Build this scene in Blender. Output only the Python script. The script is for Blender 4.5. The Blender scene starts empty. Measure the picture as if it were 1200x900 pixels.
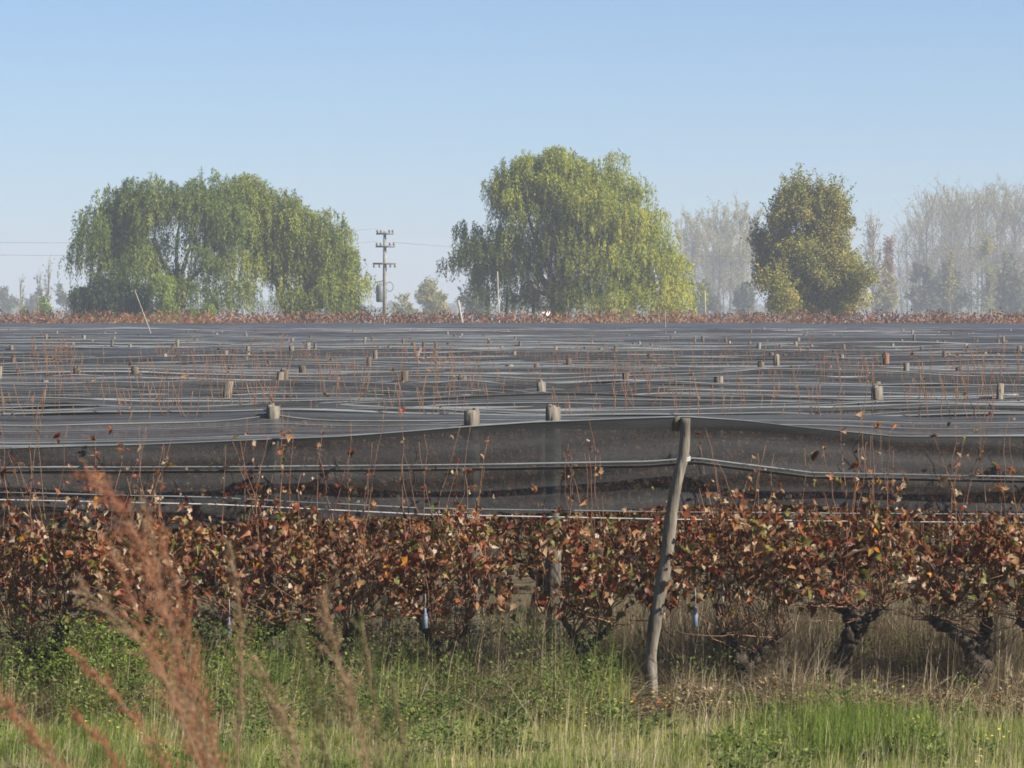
import bpy, math, random
import numpy as np
from mathutils import Vector, Matrix

R = math.radians
S = bpy.context.scene
COL = S.collection
rng = np.random.default_rng(7)
random.seed(7)

# ------------------------------------------------------------------ camera, world, sun, exposure
F = 4500.0            # focal length in photo pixels (1200 wide): 135 mm on 36 mm
CAMZ = 3.11           # eye height above the vineyard floor
HOR = 366.0           # horizon row in the photograph
cam_d = bpy.data.cameras.new('camera')
cam = bpy.data.objects.new('camera', cam_d)
COL.objects.link(cam)
cam.location = (0, 0, CAMZ)
cam.rotation_euler = (R(90) - math.atan((450 - HOR) / F), 0, 0)
cam_d.sensor_width = 36
cam_d.lens = 36 * F / 1200
cam_d.clip_start = 0.1
cam_d.clip_end = 12000
cam_d.dof.use_dof = True
cam_d.dof.focus_distance = 60
cam_d.dof.aperture_fstop = 135 / 12.0
S.camera = cam

SUN_AZ, SUN_EL = 111.0, 38.0      # clockwise from the view direction
w = bpy.data.worlds.new('World')
S.world = w
w.use_nodes = True
nt = w.node_tree
bg = nt.nodes['Background']
sky = nt.nodes.new('ShaderNodeTexSky')
sky.sky_type = 'NISHITA'
sky.sun_disc = False
sky.sun_elevation = R(SUN_EL)
sky.sun_rotation = R(SUN_AZ)
sky.air_density = 0.66
sky.dust_density = 0.3
sky.ozone_density = 5.5
nt.links.new(sky.outputs[0], bg.inputs[0])
bg.inputs[1].default_value = 0.054

sun_d = bpy.data.lights.new('sun', 'SUN')
sun_d.energy = 5.0
sun_d.angle = R(0.5)
sun_d.color = (1.0, 0.91, 0.77)
sun = bpy.data.objects.new('sun', sun_d)
COL.objects.link(sun)
sdir = Vector((math.sin(R(SUN_AZ)) * math.cos(R(SUN_EL)), math.cos(R(SUN_AZ)) * math.cos(R(SUN_EL)), math.sin(R(SUN_EL))))
sun.rotation_euler = sdir.to_track_quat('Z', 'Y').to_euler()
sun.location = (60, -20, 50)

S.view_settings.view_transform = 'Standard'
S.view_settings.look = 'None'
S.view_settings.exposure = 1.3
S.view_settings.gamma = 1
S.render.engine = 'CYCLES'
S.cycles.transparent_max_bounces = 24
S.cycles.max_bounces = 8
S.cycles.volume_bounces = 1
S.cycles.use_denoising = True
S.cycles.filter_width = 1.6


def at(px, py, D):
    """a point of the photograph at the depth D it has in the place"""
    return np.array([(px - 600.0) / F * D, D, CAMZ - (py - HOR) / F * D])


# ------------------------------------------------------------------ materials
def mat(name):
    m = bpy.data.materials.new(name)
    m.use_nodes = True
    n = m.node_tree.nodes
    return m, n, m.node_tree.links, n['Principled BSDF'], n['Material Output']


def ramp(n, stops, interp='LINEAR'):
    r = n.new('ShaderNodeValToRGB')
    cr = r.color_ramp
    cr.interpolation = interp
    while len(cr.elements) > 1:
        cr.elements.remove(cr.elements[-1])
    for i, (p, c) in enumerate(stops):
        e = cr.elements[0] if i == 0 else cr.elements.new(p)
        e.position = p
        e.color = (*c, 1)
    return r


def leaf_mat(name, stops, trans=0.35, rough=0.6, spec=0.25):
    m, n, l, p, out = mat(name)
    a = n.new('ShaderNodeAttribute')
    a.attribute_name = 'tint'
    r = ramp(n, stops)
    l.new(a.outputs['Fac'], r.inputs[0])
    l.new(r.outputs[0], p.inputs['Base Color'])
    p.inputs['Roughness'].default_value = rough
    p.inputs['Specular IOR Level'].default_value = spec
    t = n.new('ShaderNodeBsdfTranslucent')
    l.new(r.outputs[0], t.inputs[0])
    mx = n.new('ShaderNodeMixShader')
    mx.inputs[0].default_value = trans
    l.new(p.outputs[0], mx.inputs[1])
    l.new(t.outputs[0], mx.inputs[2])
    l.new(mx.outputs[0], out.inputs[0])
    return m


def noise_mat(name, stops, scale=5.0, detail=6.0, rough=0.9, bump=0.3, stretch=(1, 1, 1), bscale=None, spec=0.2):
    m, n, l, p, out = mat(name)
    tc = n.new('ShaderNodeTexCoord')
    mp = n.new('ShaderNodeMapping')
    mp.inputs['Scale'].default_value = stretch
    l.new(tc.outputs['Object'], mp.inputs[0])
    nz = n.new('ShaderNodeTexNoise')
    nz.inputs['Scale'].default_value = scale
    nz.inputs['Detail'].default_value = detail
    nz.inputs['Roughness'].default_value = 0.65
    l.new(mp.outputs[0], nz.inputs['Vector'])
    r = ramp(n, stops)
    l.new(nz.outputs['Fac'], r.inputs[0])
    l.new(r.outputs[0], p.inputs['Base Color'])
    p.inputs['Roughness'].default_value = rough
    p.inputs['Specular IOR Level'].default_value = spec
    if bump:
        b = n.new('ShaderNodeBump')
        b.inputs['Strength'].default_value = bump
        b.inputs['Distance'].default_value = 0.02
        nz2 = n.new('ShaderNodeTexNoise')
        nz2.inputs['Scale'].default_value = bscale or scale * 3
        nz2.inputs['Detail'].default_value = 5
        l.new(mp.outputs[0], nz2.inputs['Vector'])
        l.new(nz2.outputs['Fac'], b.inputs['Height'])
        l.new(b.outputs[0], p.inputs['Normal'])
    return m


def net_mat(name, alpha, lo, hi):
    m, n, l, p, out = mat(name)
    tc = n.new('ShaderNodeTexCoord')
    mp = n.new('ShaderNodeMapping')
    mp.inputs['Scale'].default_value = (0.25, 5.0, 5.0)
    l.new(tc.outputs['Object'], mp.inputs[0])
    nz = n.new('ShaderNodeTexNoise')
    nz.inputs['Scale'].default_value = 1.6
    nz.inputs['Detail'].default_value = 10
    nz.inputs['Roughness'].default_value = 0.78
    l.new(mp.outputs[0], nz.inputs['Vector'])
    r = ramp(n, [(0.38, (lo * .96, lo, lo * 1.06)), (0.64, (hi * .95, hi, hi * 1.06))])
    l.new(nz.outputs['Fac'], r.inputs[0])
    oi = n.new('ShaderNodeObjectInfo')          # banded tone
    mr0 = n.new('ShaderNodeMapRange')
    mr0.inputs['To Min'].default_value = 0.7
    mr0.inputs['To Max'].default_value = 1.3
    l.new(oi.outputs['Random'], mr0.inputs['Value'])
    sc_ = n.new('ShaderNodeVectorMath')
    sc_.operation = 'SCALE'
    l.new(r.outputs[0], sc_.inputs[0])
    l.new(mr0.outputs[0], sc_.inputs['Scale'])
    l.new(sc_.outputs[0], p.inputs['Base Color'])
    p.inputs['Roughness'].default_value = 0.55
    p.inputs['Specular IOR Level'].default_value = 0.3
    t = n.new('ShaderNodeBsdfTransparent')
    mx = n.new('ShaderNodeMixShader')
    # the weave: round threads with gaps; the flatter light or sight passes, the more threads it meets
    nz3 = n.new('ShaderNodeTexNoise')
    nz3.inputs['Scale'].default_value = 9
    nz3.inputs['Detail'].default_value = 4
    l.new(mp.outputs[0], nz3.inputs['Vector'])
    mr = n.new('ShaderNodeMapRange')
    mr.inputs['From Min'].default_value = 0.3
    mr.inputs['From Max'].default_value = 0.7
    mr.inputs['To Min'].default_value = 1 - (alpha - 0.10)
    mr.inputs['To Max'].default_value = 1 - (alpha + 0.08)
    l.new(nz3.outputs['Fac'], mr.inputs['Value'])
    ge = n.new('ShaderNodeNewGeometry')
    dt = n.new('ShaderNodeVectorMath')
    dt.operation = 'DOT_PRODUCT'
    l.new(ge.outputs['Normal'], dt.inputs[0])
    l.new(ge.outputs['Incoming'], dt.inputs[1])

    def mth(op, a_, b_=None):
        q = n.new('ShaderNodeMath')
        q.operation = op
        for k_, v_ in enumerate((a_, b_)):
            if v_ is None: continue
            if isinstance(v_, (int, float)): q.inputs[k_].default_value = v_
            else: l.new(v_, q.inputs[k_])
        return q.outputs[0]
    inv = mth('DIVIDE', 1.0, mth('MAXIMUM', mth('ABSOLUTE', dt.outputs['Value']), 0.02))
    cov = mth('SUBTRACT', 1.0, mth('POWER', mr.outputs[0], inv))
    l.new(cov, mx.inputs[0])
    l.new(t.outputs[0], mx.inputs[1])
    l.new(p.outputs[0], mx.inputs[2])
    l.new(mx.outputs[0], out.inputs[0])
    return m


M = {}
M['ground'] = noise_mat('vineyard_soil', [(0.3, (0.07, 0.055, 0.035)), (0.5, (0.14, 0.115, 0.07)), (0.7, (0.10, 0.10, 0.045))], 0.8, 9, bump=0.6, bscale=14)
M['bark'] = noise_mat('old_vine_bark', [(0.3, (0.018, 0.014, 0.011)), (0.7, (0.075, 0.058, 0.045))], 14, 6, bump=0.9, stretch=(1, 1, 0.3))
M['cane'] = noise_mat('vine_cane', [(0.3, (0.11, 0.05, 0.03)), (0.7, (0.24, 0.14, 0.09))], 9, 3, bump=0)
M['post'] = noise_mat('weathered_post_wood', [(0.3, (0.055, 0.045, 0.037)), (0.5, (0.135, 0.12, 0.10)), (0.7, (0.25, 0.225, 0.195))], 11, 8, bump=0.7, stretch=(1, 1, 0.18))
M['postend'] = noise_mat('cut_post_end', [(0.3, (0.16, 0.145, 0.125)), (0.7, (0.34, 0.315, 0.28))], 25, 5, bump=0.4)
M['net'] = net_mat('hail_net_weave', 0.28, 0.011, 0.070)
M['sidenet'] = net_mat('hanging_net_weave', 0.85, 0.024, 0.045)
M['hem'] = noise_mat('net_hem', [(0.3, (0.085, 0.095, 0.10)), (0.7, (0.23, 0.25, 0.265))], 1.5, 5, bump=0, stretch=(0.5, 1, 1), rough=0.6)
M['hemdark'] = noise_mat('net_hem_dark', [(0.3, (0.03, 0.03, 0.03)), (0.7, (0.07, 0.07, 0.07))], 4, 4, bump=0, rough=0.6)
M['wire'] = noise_mat('galvanised_wire', [(0.3, (0.28, 0.28, 0.28)), (0.7, (0.5, 0.5, 0.5))], 4, 3, bump=0, rough=0.5)
VINE = [(0.0, (0.07, 0.038, 0.022)), (0.16, (0.17, 0.075, 0.04)), (0.3, (0.15, 0.038, 0.025)), (0.42, (0.25, 0.07, 0.032)), (0.52, (0.30, 0.13, 0.055)),
        (0.62, (0.33, 0.20, 0.10)), (0.72, (0.43, 0.315, 0.20)), (0.82, (0.52, 0.42, 0.33)), (0.86, (0.22, 0.19, 0.05)), (0.93, (0.11, 0.14, 0.03)), (0.97, (0.5, 0.2, 0.02)), (1.0, (0.55, 0.3, 0.03))]
M['vine'] = leaf_mat('autumn_vine_leaves', VINE, 0.5, 0.5, 0.35)
M['willow'] = leaf_mat('willow_leaves', [(0, (0.08, 0.12, 0.02)), (0.45, (0.25, 0.285, 0.035)), (0.8, (0.42, 0.41, 0.05)), (1, (0.52, 0.40, 0.07))], 0.42)
M['willowdark'] = leaf_mat('dark_willow_leaves', [(0, (0.055, 0.095, 0.016)), (0.6, (0.16, 0.21, 0.03)), (1, (0.34, 0.33, 0.05))], 0.4)
M['lime'] = leaf_mat('lime_leaves', [(0, (0.13, 0.19, 0.03)), (1, (0.24, 0.30, 0.05))], 0.4)
M['shrub'] = leaf_mat('dark_shrub_leaves', [(0, (0.025, 0.045, 0.018)), (1, (0.06, 0.085, 0.03))], 0.25)
M['poplar'] = leaf_mat('poplar_leaves', [(0, (0.065, 0.085, 0.018)), (0.5, (0.19, 0.195, 0.035)), (0.85, (0.36, 0.31, 0.06)), (1, (0.50, 0.33, 0.07))], 0.38)
M['sparse'] = leaf_mat('last_autumn_leaves', [(0, (0.15, 0.165, 0.045)), (0.5, (0.27, 0.255, 0.055)), (0.85, (0.40, 0.31, 0.055)), (1, (0.46, 0.26, 0.05))], 0.4)
M['olive'] = leaf_mat('olive_leaves', [(0, (0.06, 0.075, 0.035)), (0.7, (0.12, 0.125, 0.05)), (1, (0.22, 0.19, 0.07))], 0.3)
M['blue'] = leaf_mat('grey_green_leaves', [(0, (0.06, 0.075, 0.035)), (1, (0.15, 0.16, 0.07))], 0.3)
M['rust'] = leaf_mat('rust_leaves', [(0, (0.24, 0.10, 0.05)), (1, (0.36, 0.18, 0.08))], 0.35)
M['treebark'] = noise_mat('tree_bark', [(0.3, (0.06, 0.05, 0.04)), (0.7, (0.16, 0.14, 0.115))], 3, 5, bump=0.5)
M['palebark'] = noise_mat('pale_bark', [(0.3, (0.18, 0.165, 0.14)), (0.7, (0.36, 0.335, 0.29))], 2, 5, bump=0.3)
M['twig'] = noise_mat('grey_twigs', [(0.3, (0.085, 0.07, 0.045)), (0.7, (0.17, 0.14, 0.09))], 1, 3, bump=0)
M['grass'] = leaf_mat('green_grass', [(0, (0.09, 0.14, 0.025)), (0.35, (0.19, 0.26, 0.05)), (0.6, (0.30, 0.33, 0.09)), (0.8, (0.42, 0.37, 0.19)), (1, (0.55, 0.48, 0.32))], 0.45)
M['straw'] = leaf_mat('dry_straw', [(0, (0.10, 0.075, 0.04)), (0.4, (0.22, 0.17, 0.10)), (0.8, (0.36, 0.30, 0.20)), (1, (0.5, 0.43, 0.32))], 0.25)
M['litter'] = leaf_mat('dry_leaf_litter', [(0, (0.08, 0.055, 0.03)), (0.4, (0.17, 0.125, 0.07)), (0.7, (0.28, 0.22, 0.13)), (0.88, (0.40, 0.34, 0.23)), (0.94, (0.16, 0.2, 0.05)), (1, (0.26, 0.09, 0.04))], 0.3)
M['weed'] = leaf_mat('weed_leaves', [(0, (0.04, 0.07, 0.016)), (0.5, (0.10, 0.15, 0.03)), (0.8, (0.18, 0.22, 0.05)), (1, (0.30, 0.28, 0.10))], 0.4)
M['flower'] = leaf_mat('yellow_petals', [(0, (0.6, 0.5, 0.03)), (1, (0.75, 0.66, 0.1))], 0.3)
M['plume'] = leaf_mat('rust_grass_plume', [(0, (0.19, 0.075, 0.04)), (0.5, (0.37, 0.155, 0.085)), (1, (0.5, 0.30, 0.18))], 0.45)
M['tanplume'] = leaf_mat('tan_grass_plume', [(0, (0.18, 0.12, 0.07)), (0.5, (0.32, 0.21, 0.13)), (1, (0.46, 0.35, 0.22))], 0.4)
M['concrete'] = noise_mat('pole_concrete', [(0.3, (0.13, 0.125, 0.115)), (0.7, (0.27, 0.26, 0.24))], 3, 5, bump=0.2)
M['metal'] = noise_mat('dark_painted_steel', [(0.3, (0.07, 0.08, 0.09)), (0.7, (0.14, 0.15, 0.16))], 3, 4, bump=0, rough=0.5)
M['insulator'] = noise_mat('glazed_porcelain', [(0.3, (0.16, 0.10, 0.07)), (0.7, (0.24, 0.15, 0.10))], 3, 4, bump=0, rough=0.3)
M['white'] = noise_mat('white_wall', [(0.3, (0.68, 0.68, 0.66)), (0.7, (0.8, 0.8, 0.78))], 1, 4, bump=0)
M['roof'] = noise_mat('tin_roof', [(0.3, (0.25, 0.25, 0.26)), (0.7, (0.36, 0.36, 0.37))], 1, 4, bump=0)
M['glassdark'] = noise_mat('window_glass', [(0.3, (0.02, 0.025, 0.03)), (0.7, (0.03, 0.035, 0.04))], 1, 2, bump=0, rough=0.1, spec=0.5)
M['bottle'] = noise_mat('blue_white_plastic', [(0.4, (0.09, 0.12, 0.17)), (0.6, (0.17, 0.20, 0.26))], 9, 3, bump=0, rough=0.4)
M['farvine'] = leaf_mat('far_red_vines', [(0, (0.08, 0.04, 0.025)), (0.45, (0.17, 0.07, 0.035)), (0.75, (0.26, 0.11, 0.04)), (0.9, (0.24, 0.17, 0.06)), (1, (0.15, 0.17, 0.05))], 0.35)


# ------------------------------------------------------------------ mesh collector
class MB:
    def __init__(s):
        s.v, s.q, s.t, s.tint, s.n = [], [], [], [], 0

    def add(s, v, q=None, t=None, tint=0.5):
        v = np.asarray(v, float).reshape(-1, 3)
        if q is not None and len(q):
            s.q.append(np.asarray(q, int) + s.n)
        if t is not None and len(t):
            s.t.append(np.asarray(t, int) + s.n)
        s.v.append(v)
        s.tint.append(np.broadcast_to(np.asarray(tint, float), (len(v),)))
        s.n += len(v)

    def tube(s, pts, rad, sides=6, cap=True, wob=0.0, tint=0.5):
        pts = np.asarray(pts, float)
        k = len(pts)
        rad = np.broadcast_to(np.asarray(rad, float), (k,))
        tan = np.gradient(pts, axis=0)
        tan /= np.linalg.norm(tan, axis=1)[:, None] + 1e-9
        ref = np.array([0, 0, 1.0]) if abs(tan[0][2]) < 0.8 else np.array([0, 1.0, 0])
        a = np.cross(tan, ref)
        a /= np.linalg.norm(a, axis=1)[:, None] + 1e-9
        b = np.cross(tan, a)
        th = np.arange(sides) / sides * 2 * math.pi
        rr = rad[:, None] * (1 + wob * rng.normal(size=(k, sides)))
        v = pts[:, None, :] + rr[..., None] * (np.cos(th)[None, :, None] * a[:, None, :] + np.sin(th)[None, :, None] * b[:, None, :])
        i = np.arange(k - 1)[:, None] * sides
        j = np.arange(sides)[None, :]
        j2 = (j + 1) % sides
        q = np.stack([i + j, i + j2, i + sides + j2, i + sides + j], -1).reshape(-1, 4)
        v = v.reshape(-1, 3)
        t = []
        if cap:
            v = np.vstack([v, pts[0], pts[-1]])
            for jj in range(sides):
                t.append((k * sides, (jj + 1) % sides, jj))
                t.append((k * sides + 1, (k - 1) * sides + jj, (k - 1) * sides + (jj + 1) % sides))
        s.add(v, q, t, tint)

    def leaves(s, c, d, nrm, L, W, tint, fold=0.0, kind=4):
        """many leaves: base c, direction d, facing nrm; kind 4 = lance leaf, 6 = broad folded leaf"""
        N = len(c)
        d = d / (np.linalg.norm(d, axis=1)[:, None] + 1e-9)
        sd = np.cross(d, nrm)
        sd /= np.linalg.norm(sd, axis=1)[:, None] + 1e-9
        up = np.cross(sd, d)
        L = np.broadcast_to(np.asarray(L, float), (N,))[:, None]
        W = np.broadcast_to(np.asarray(W, float), (N,))[:, None]
        f = np.broadcast_to(np.asarray(fold, float), (N,))[:, None]
        if kind == 11:
            ang = np.linspace(-math.pi, math.pi, 11)[:-1] + 0.0
            prof = np.array([0.12, 0.42, 0.34, 0.56, 0.40, 0.72, 0.40, 0.56, 0.34, 0.42])
            vv = []
            for a_, p_ in zip(ang, prof):
                pr_ = p_ * (0.8 + 0.4 * rng.random((N, 1)))
                vv.append(c + d * L * (0.38 + pr_ * math.cos(a_)) + sd * W * pr_ * math.sin(a_) * 1.1 + up * L * (f * abs(math.sin(a_)) + rng.normal(size=(N, 1)) * 0.13 - 0.12 * math.cos(a_)))
            vv.append(c + d * L * .38)
            v = np.stack(vv, 1)
            b = np.arange(N)[:, None] * 11
            t = np.concatenate([b + np.array([[k, (k + 1) % 10, 10]]) for k in range(10)])
            s.add(v.reshape(-1, 3), None, t, np.repeat(tint, 11))
        elif kind == 4:
            v = np.stack([c, c + d * L * .45 + sd * W * .5, c + d * L, c + d * L * .45 - sd * W * .5], 1)
            q = np.arange(N)[:, None] * 4 + np.array([[0, 1, 2, 3]])
            s.add(v.reshape(-1, 3), q, None, np.repeat(tint, 4))
        else:
            r1, r2, r3, r4 = (0.8 + 0.4 * rng.random((4, N, 1)))
            v = np.stack([c, c + d * L * .18 + sd * W * .5 * r1 + up * W * f, c + d * L * .7 * r3 + sd * W * .42 * r2 + up * W * f * 1.2, c + d * L - up * W * f * .4,
                          c + d * L * .7 * r4 - sd * W * .42 * r1 + up * W * f * 1.2, c + d * L * .18 - sd * W * .5 * r2 + up * W * f], 1)
            b = np.arange(N)[:, None] * 6
            q = np.concatenate([b + np.array([[0, 1, 2, 3]]), b + np.array([[0, 3, 4, 5]])])
            s.add(v.reshape(-1, 3), q, None, np.repeat(tint, 6))

    def box(s, x0, x1, y0, y1, z0, z1):
        v = [(x, y, z) for z in (z0, z1) for y in (y0, y1) for x in (x0, x1)]
        s.add(v, [(0, 2, 3, 1), (4, 5, 7, 6), (0, 1, 5, 4), (2, 6, 7, 3), (0, 4, 6, 2), (1, 3, 7, 5)])

    def mesh(s, name, material, smooth=False):
        v = np.concatenate(s.v)
        me = bpy.data.meshes.new(name)
        q = np.concatenate(s.q) if s.q else np.zeros((0, 4), int)
        t = np.concatenate(s.t) if s.t else np.zeros((0, 3), int)
        me.vertices.add(len(v))
        me.vertices.foreach_set('co', v.astype(np.float32).ravel())
        loops = np.concatenate([q.ravel(), t.ravel()])
        me.loops.add(len(loops))
        me.loops.foreach_set('vertex_index', loops.astype(np.int32))
        me.polygons.add(len(q) + len(t))
        st = np.concatenate([np.arange(len(q)) * 4, len(q) * 4 + np.arange(len(t)) * 3])
        me.polygons.foreach_set('loop_start', st.astype(np.int32))
        if smooth:
            me.polygons.foreach_set('use_smooth', np.ones(len(q) + len(t), bool))
        at_ = me.attributes.new('tint', 'FLOAT', 'POINT')
        at_.data.foreach_set('value', np.concatenate(s.tint).astype(np.float32))
        me.materials.append(material)
        me.update(calc_edges=True)
        me.validate()
        return me

    def build(s, name, material, parent=None, smooth=False, loc=None):
        o = bpy.data.objects.new(name, s.mesh(name, material, smooth))
        COL.objects.link(o)
        if parent is not None:
            o.parent = parent
        if loc is not None:
            o.location = loc
        return o


def tag(o, label=None, cat=None, group=None, kind=None):
    if label: o['label'] = label
    if cat: o['category'] = cat
    if group: o['group'] = group
    if kind: o['kind'] = kind
    return o


def empty(name, loc, label, cat, group=None, rz=0.0):
    o = bpy.data.objects.new(name, None)
    COL.objects.link(o)
    o.location = loc
    o.rotation_euler = (0, 0, rz)
    o.empty_display_size = 0.2
    return tag(o, label, cat, group)


def copy_thing(root, loc, rz=0.0, scale=None, label=None, group=None):
    c = root.copy()
    COL.objects.link(c)
    c.location = loc
    c.rotation_euler = (0, 0, rz)
    if scale is not None:
        c.scale = scale
    if label: c['label'] = label
    if group: c['group'] = group
    for ch in root.children:
        k = ch.copy()
        COL.objects.link(k)
        k.parent = c
    return c


def unit(v):
    return v / (np.linalg.norm(v, axis=-1, keepdims=True) + 1e-9)


def smooth_noise(n, step, seed):
    """1-d value noise on n samples with a knot every `step` samples"""
    g = np.random.default_rng(seed)
    k = int(n / step) + 4
    kn = g.normal(size=k)
    x = np.arange(n) / step
    i = x.astype(int)
    f = x - i
    f = f * f * (3 - 2 * f)
    return kn[i] * (1 - f) + kn[i + 1] * f


# ------------------------------------------------------------------ the ground
def ground_z(y):
    """vineyard floor at 0, a roadside bank rising towards the camera"""
    y = np.asarray(y, float)
    t = np.clip((24.0 - y) / 19.0, 0, 1)
    return 1.5 * t * t * (3 - 2 * t) * 0.72 + 0.42 * t


xs = np.concatenate([np.linspace(-1400, -60, 12), np.linspace(-50, 50, 101), np.linspace(60, 1400, 12)])
ys = np.concatenate([np.linspace(-40, 3, 10), np.linspace(4, 40, 73), np.linspace(45, 120, 16), np.linspace(150, 2900, 24)])
gx, gy = np.meshgrid(xs, ys)
gz = ground_z(gy) + np.where((gy < 60) & (abs(gx) < 50), rng.normal(size=gx.shape) * 0.025, 0)
g = MB()
nx, ny = len(xs), len(ys)
idx = np.arange(nx * ny).reshape(ny, nx)
g.add(np.stack([gx, gy, gz], -1), np.stack([idx[:-1, :-1], idx[:-1, 1:], idx[1:, 1:], idx[1:, :-1]], -1).reshape(-1, 4))
tag(g.build('ground', M['ground'], smooth=True), kind='structure')

# ------------------------------------------------------------------ haze
hz, hn, hl, hp, hout = mat('valley_haze')
hn.remove(hp)
pv = hn.new('ShaderNodeVolumePrincipled')
pv.inputs['Color'].default_value = (0.54, 0.605, 0.725, 1)
pv.inputs['Density'].default_value = 0.00052
pv.inputs['Anisotropy'].default_value = 0.0
hl.new(pv.outputs[0], hout.inputs['Volume'])
hb = MB()
hb.box(-1500, 1500, -60, 3000, -1.2, 46)
tag(hb.build('haze', hz), kind='stuff')

# ------------------------------------------------------------------ the net over the rows
ROW0, ROWSTEP, NETEND = 30.3, 3.0, 246.0


def net_z(y):
    return 2.2 + 0.0 * y


def half_w(y):
    return 0.15 * y + 5.0


EDGE_PX = [(-400, 526), (0, 526), (150, 522), (400, 512), (620, 496), (740, 491), (803, 489), (870, 493), (960, 503), (1050, 512), (1200, 512), (1600, 514)]
EDGE2_PX = [(-400, 548), (0, 548), (300, 547), (600, 544), (760, 541), (815, 537), (860, 543), (950, 554), (1200, 559), (1600, 560)]
EDGE3_PX = [(-400, 578), (0, 577), (250, 583), (500, 596), (780, 600), (1000, 602), (1200, 603), (1600, 604)]


def edge_z(px, tab, D):
    p = np.array(tab, float)
    y = np.interp(px, p[:, 0], p[:, 1])
    return CAMZ - (y - HOR) / F * D


def row_cable_z(y, x, seed):
    n = len(x)
    base = 2.2 + 0.035 * np.random.default_rng(seed + 99).normal()
    if y < ROW0 + 0.1:
        return edge_z(600 + x / y * F, EDGE_PX, y)
    return base + 0.03 * smooth_noise(n, max(4, n / (2.2 * half_w(y) / 4.0)), seed) + 0.015 * smooth_noise(n, 6, seed + 1)


rows = np.arange(ROW0, NETEND, ROWSTEP)
TENTS = [((px - 600) / F * D, D) for px, D in [(648, 32.0), (553, 31.6), (320, 32.8), (542, 46.0), (634, 42.0), (474, 51.0), (333, 51.0), (90, 53.0), (158, 52.0), (971, 54.6), (1028, 41.0), (1124, 56.0), (892, 54.0)]]
for i, y0 in enumerate(rows):
    y1 = y0 + ROWSTEP
    hw = half_w(y1)
    nxs = int(np.clip(2 * hw / (0.16 if i < 8 else 0.3 if i < 25 else 0.8), 60, 220))
    nys = 44 if i < 6 else 28 if i < 16 else 14 if i < 35 else 8
    x = np.linspace(-hw, hw, nxs)
    za = row_cable_z(y0, x, i * 7)
    zb = row_cable_z(y1, x, (i + 1) * 7)
    last = i >= len(rows) - 3
    if last:                                     # dark band shaped in: far edge raised into a steeper face
        za = za + 0.085 * (i - len(rows) + 3)
        zb = zb + 0.085 * (i - len(rows) + 4)
    t = np.linspace(0, 1, nys)
    X = np.broadcast_to(x, (nys, nxs))
    T = np.broadcast_to(t[:, None], (nys, nxs))
    Z = za * (1 - T) + zb * T
    g2 = np.random.default_rng(500 + i)
    sag = 0.10 + 0.05 * g2.random()
    Z = Z - sag * 4 * T * (1 - T)
    env = np.clip(np.minimum(T, 1 - T) * 8, 0, 1)
    amp = (0.008 if i == 0 else 0.016) if i < 30 else 0.02
    for k in range(6):
        ky = g2.uniform(2, 14) if nys > 10 else g2.uniform(1, 3)
        ph = smooth_noise(nxs, nxs / g2.uniform(3, 10), 900 + i * 11 + k) * 1.6 + g2.uniform(0, 6)
        am = amp * (0.5 + abs(smooth_noise(nxs, nxs / g2.uniform(3, 8), 3000 + i * 11 + k)))
        Z = Z + env * am * np.abs(np.sin(ky * T * math.pi + ph)) ** 1.5
    Y = y0 + T * ROWSTEP
    for (tx, ty) in TENTS:
        if abs(ty - y0 - ROWSTEP / 2) < ROWSTEP:
            rr_ = np.sqrt((X - tx) ** 2 + ((Y - ty) * .8) ** 2)
            Z = Z + 0.075 * np.exp(-rr_ / 0.28)
    m = MB()
    idx = np.arange(nxs * nys).reshape(nys, nxs)
    m.add(np.stack([X, Y - y0, Z], -1), np.stack([idx[:-1, :-1], idx[:-1, 1:], idx[1:, 1:], idx[1:, :-1]], -1).reshape(-1, 4))
    if i == 0:
        lab = 'nearest strip of black hail net, sagging behind the bent post\'s tied-up edge'
    else:
        lab = 'strip of black hail net stretched level over the vine rows'
    root = m.build('hail_net', M['net'], smooth=True, loc=(0, y0, 0))
    tag(root, lab, 'hail net', None if i == 0 else 'strips of hail net over the vineyard')
    # bunched hems and pleats: pale and dark strands that run along the strip
    if i < 60:
        hm, hd = MB(), MB()
        ns = 18 if i < 5 else 16 if i < 14 else 10 if i < 26 else 6
        for k in range(ns):
            tt = 0.0 if k == 0 else g2.uniform(0.1, 0.95)
            a0 = 0 if (k == 0 or g2.random() < .4) else int(g2.uniform(0, .5) * nxs)
            a1 = nxs if (k == 0 or g2.random() < .4) else int(g2.uniform(.55, 1) * nxs)
            drift = np.clip(tt + 0.022 * smooth_noise(nxs, nxs / 3, 7000 + i * 13 + k), 0, 1) if k else np.zeros(nxs)
            r_i = np.clip((drift * (nys - 1)).astype(int), 0, nys - 2)
            fr = drift * (nys - 1) - r_i
            zz = Z[r_i, np.arange(nxs)] * (1 - fr) + Z[r_i + 1, np.arange(nxs)] * fr
            rad = ((0.006 if i == 0 else 0.009) if k == 0 else g2.choice([0.003, 0.004, 0.005, 0.006, 0.010]) * (1 + i / 40)) * (1 + 0.3 * smooth_noise(nxs, 5, 8000 + i * 17 + k))
            rad = np.clip(rad, 0.003, 0.04)
            pts = np.stack([x, drift * ROWSTEP + (0 if k else -0.01), zz + rad * 0.8], -1)
            (hm if (k == 0 or g2.random() < .62) else hd).tube(pts[a0:a1], rad[a0:a1], 5)
        if hm.n: hm.build('hem', M['hem'], root, smooth=True)
        if hd.n: hd.build('pleat', M['hemdark'], root, smooth=True)

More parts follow.
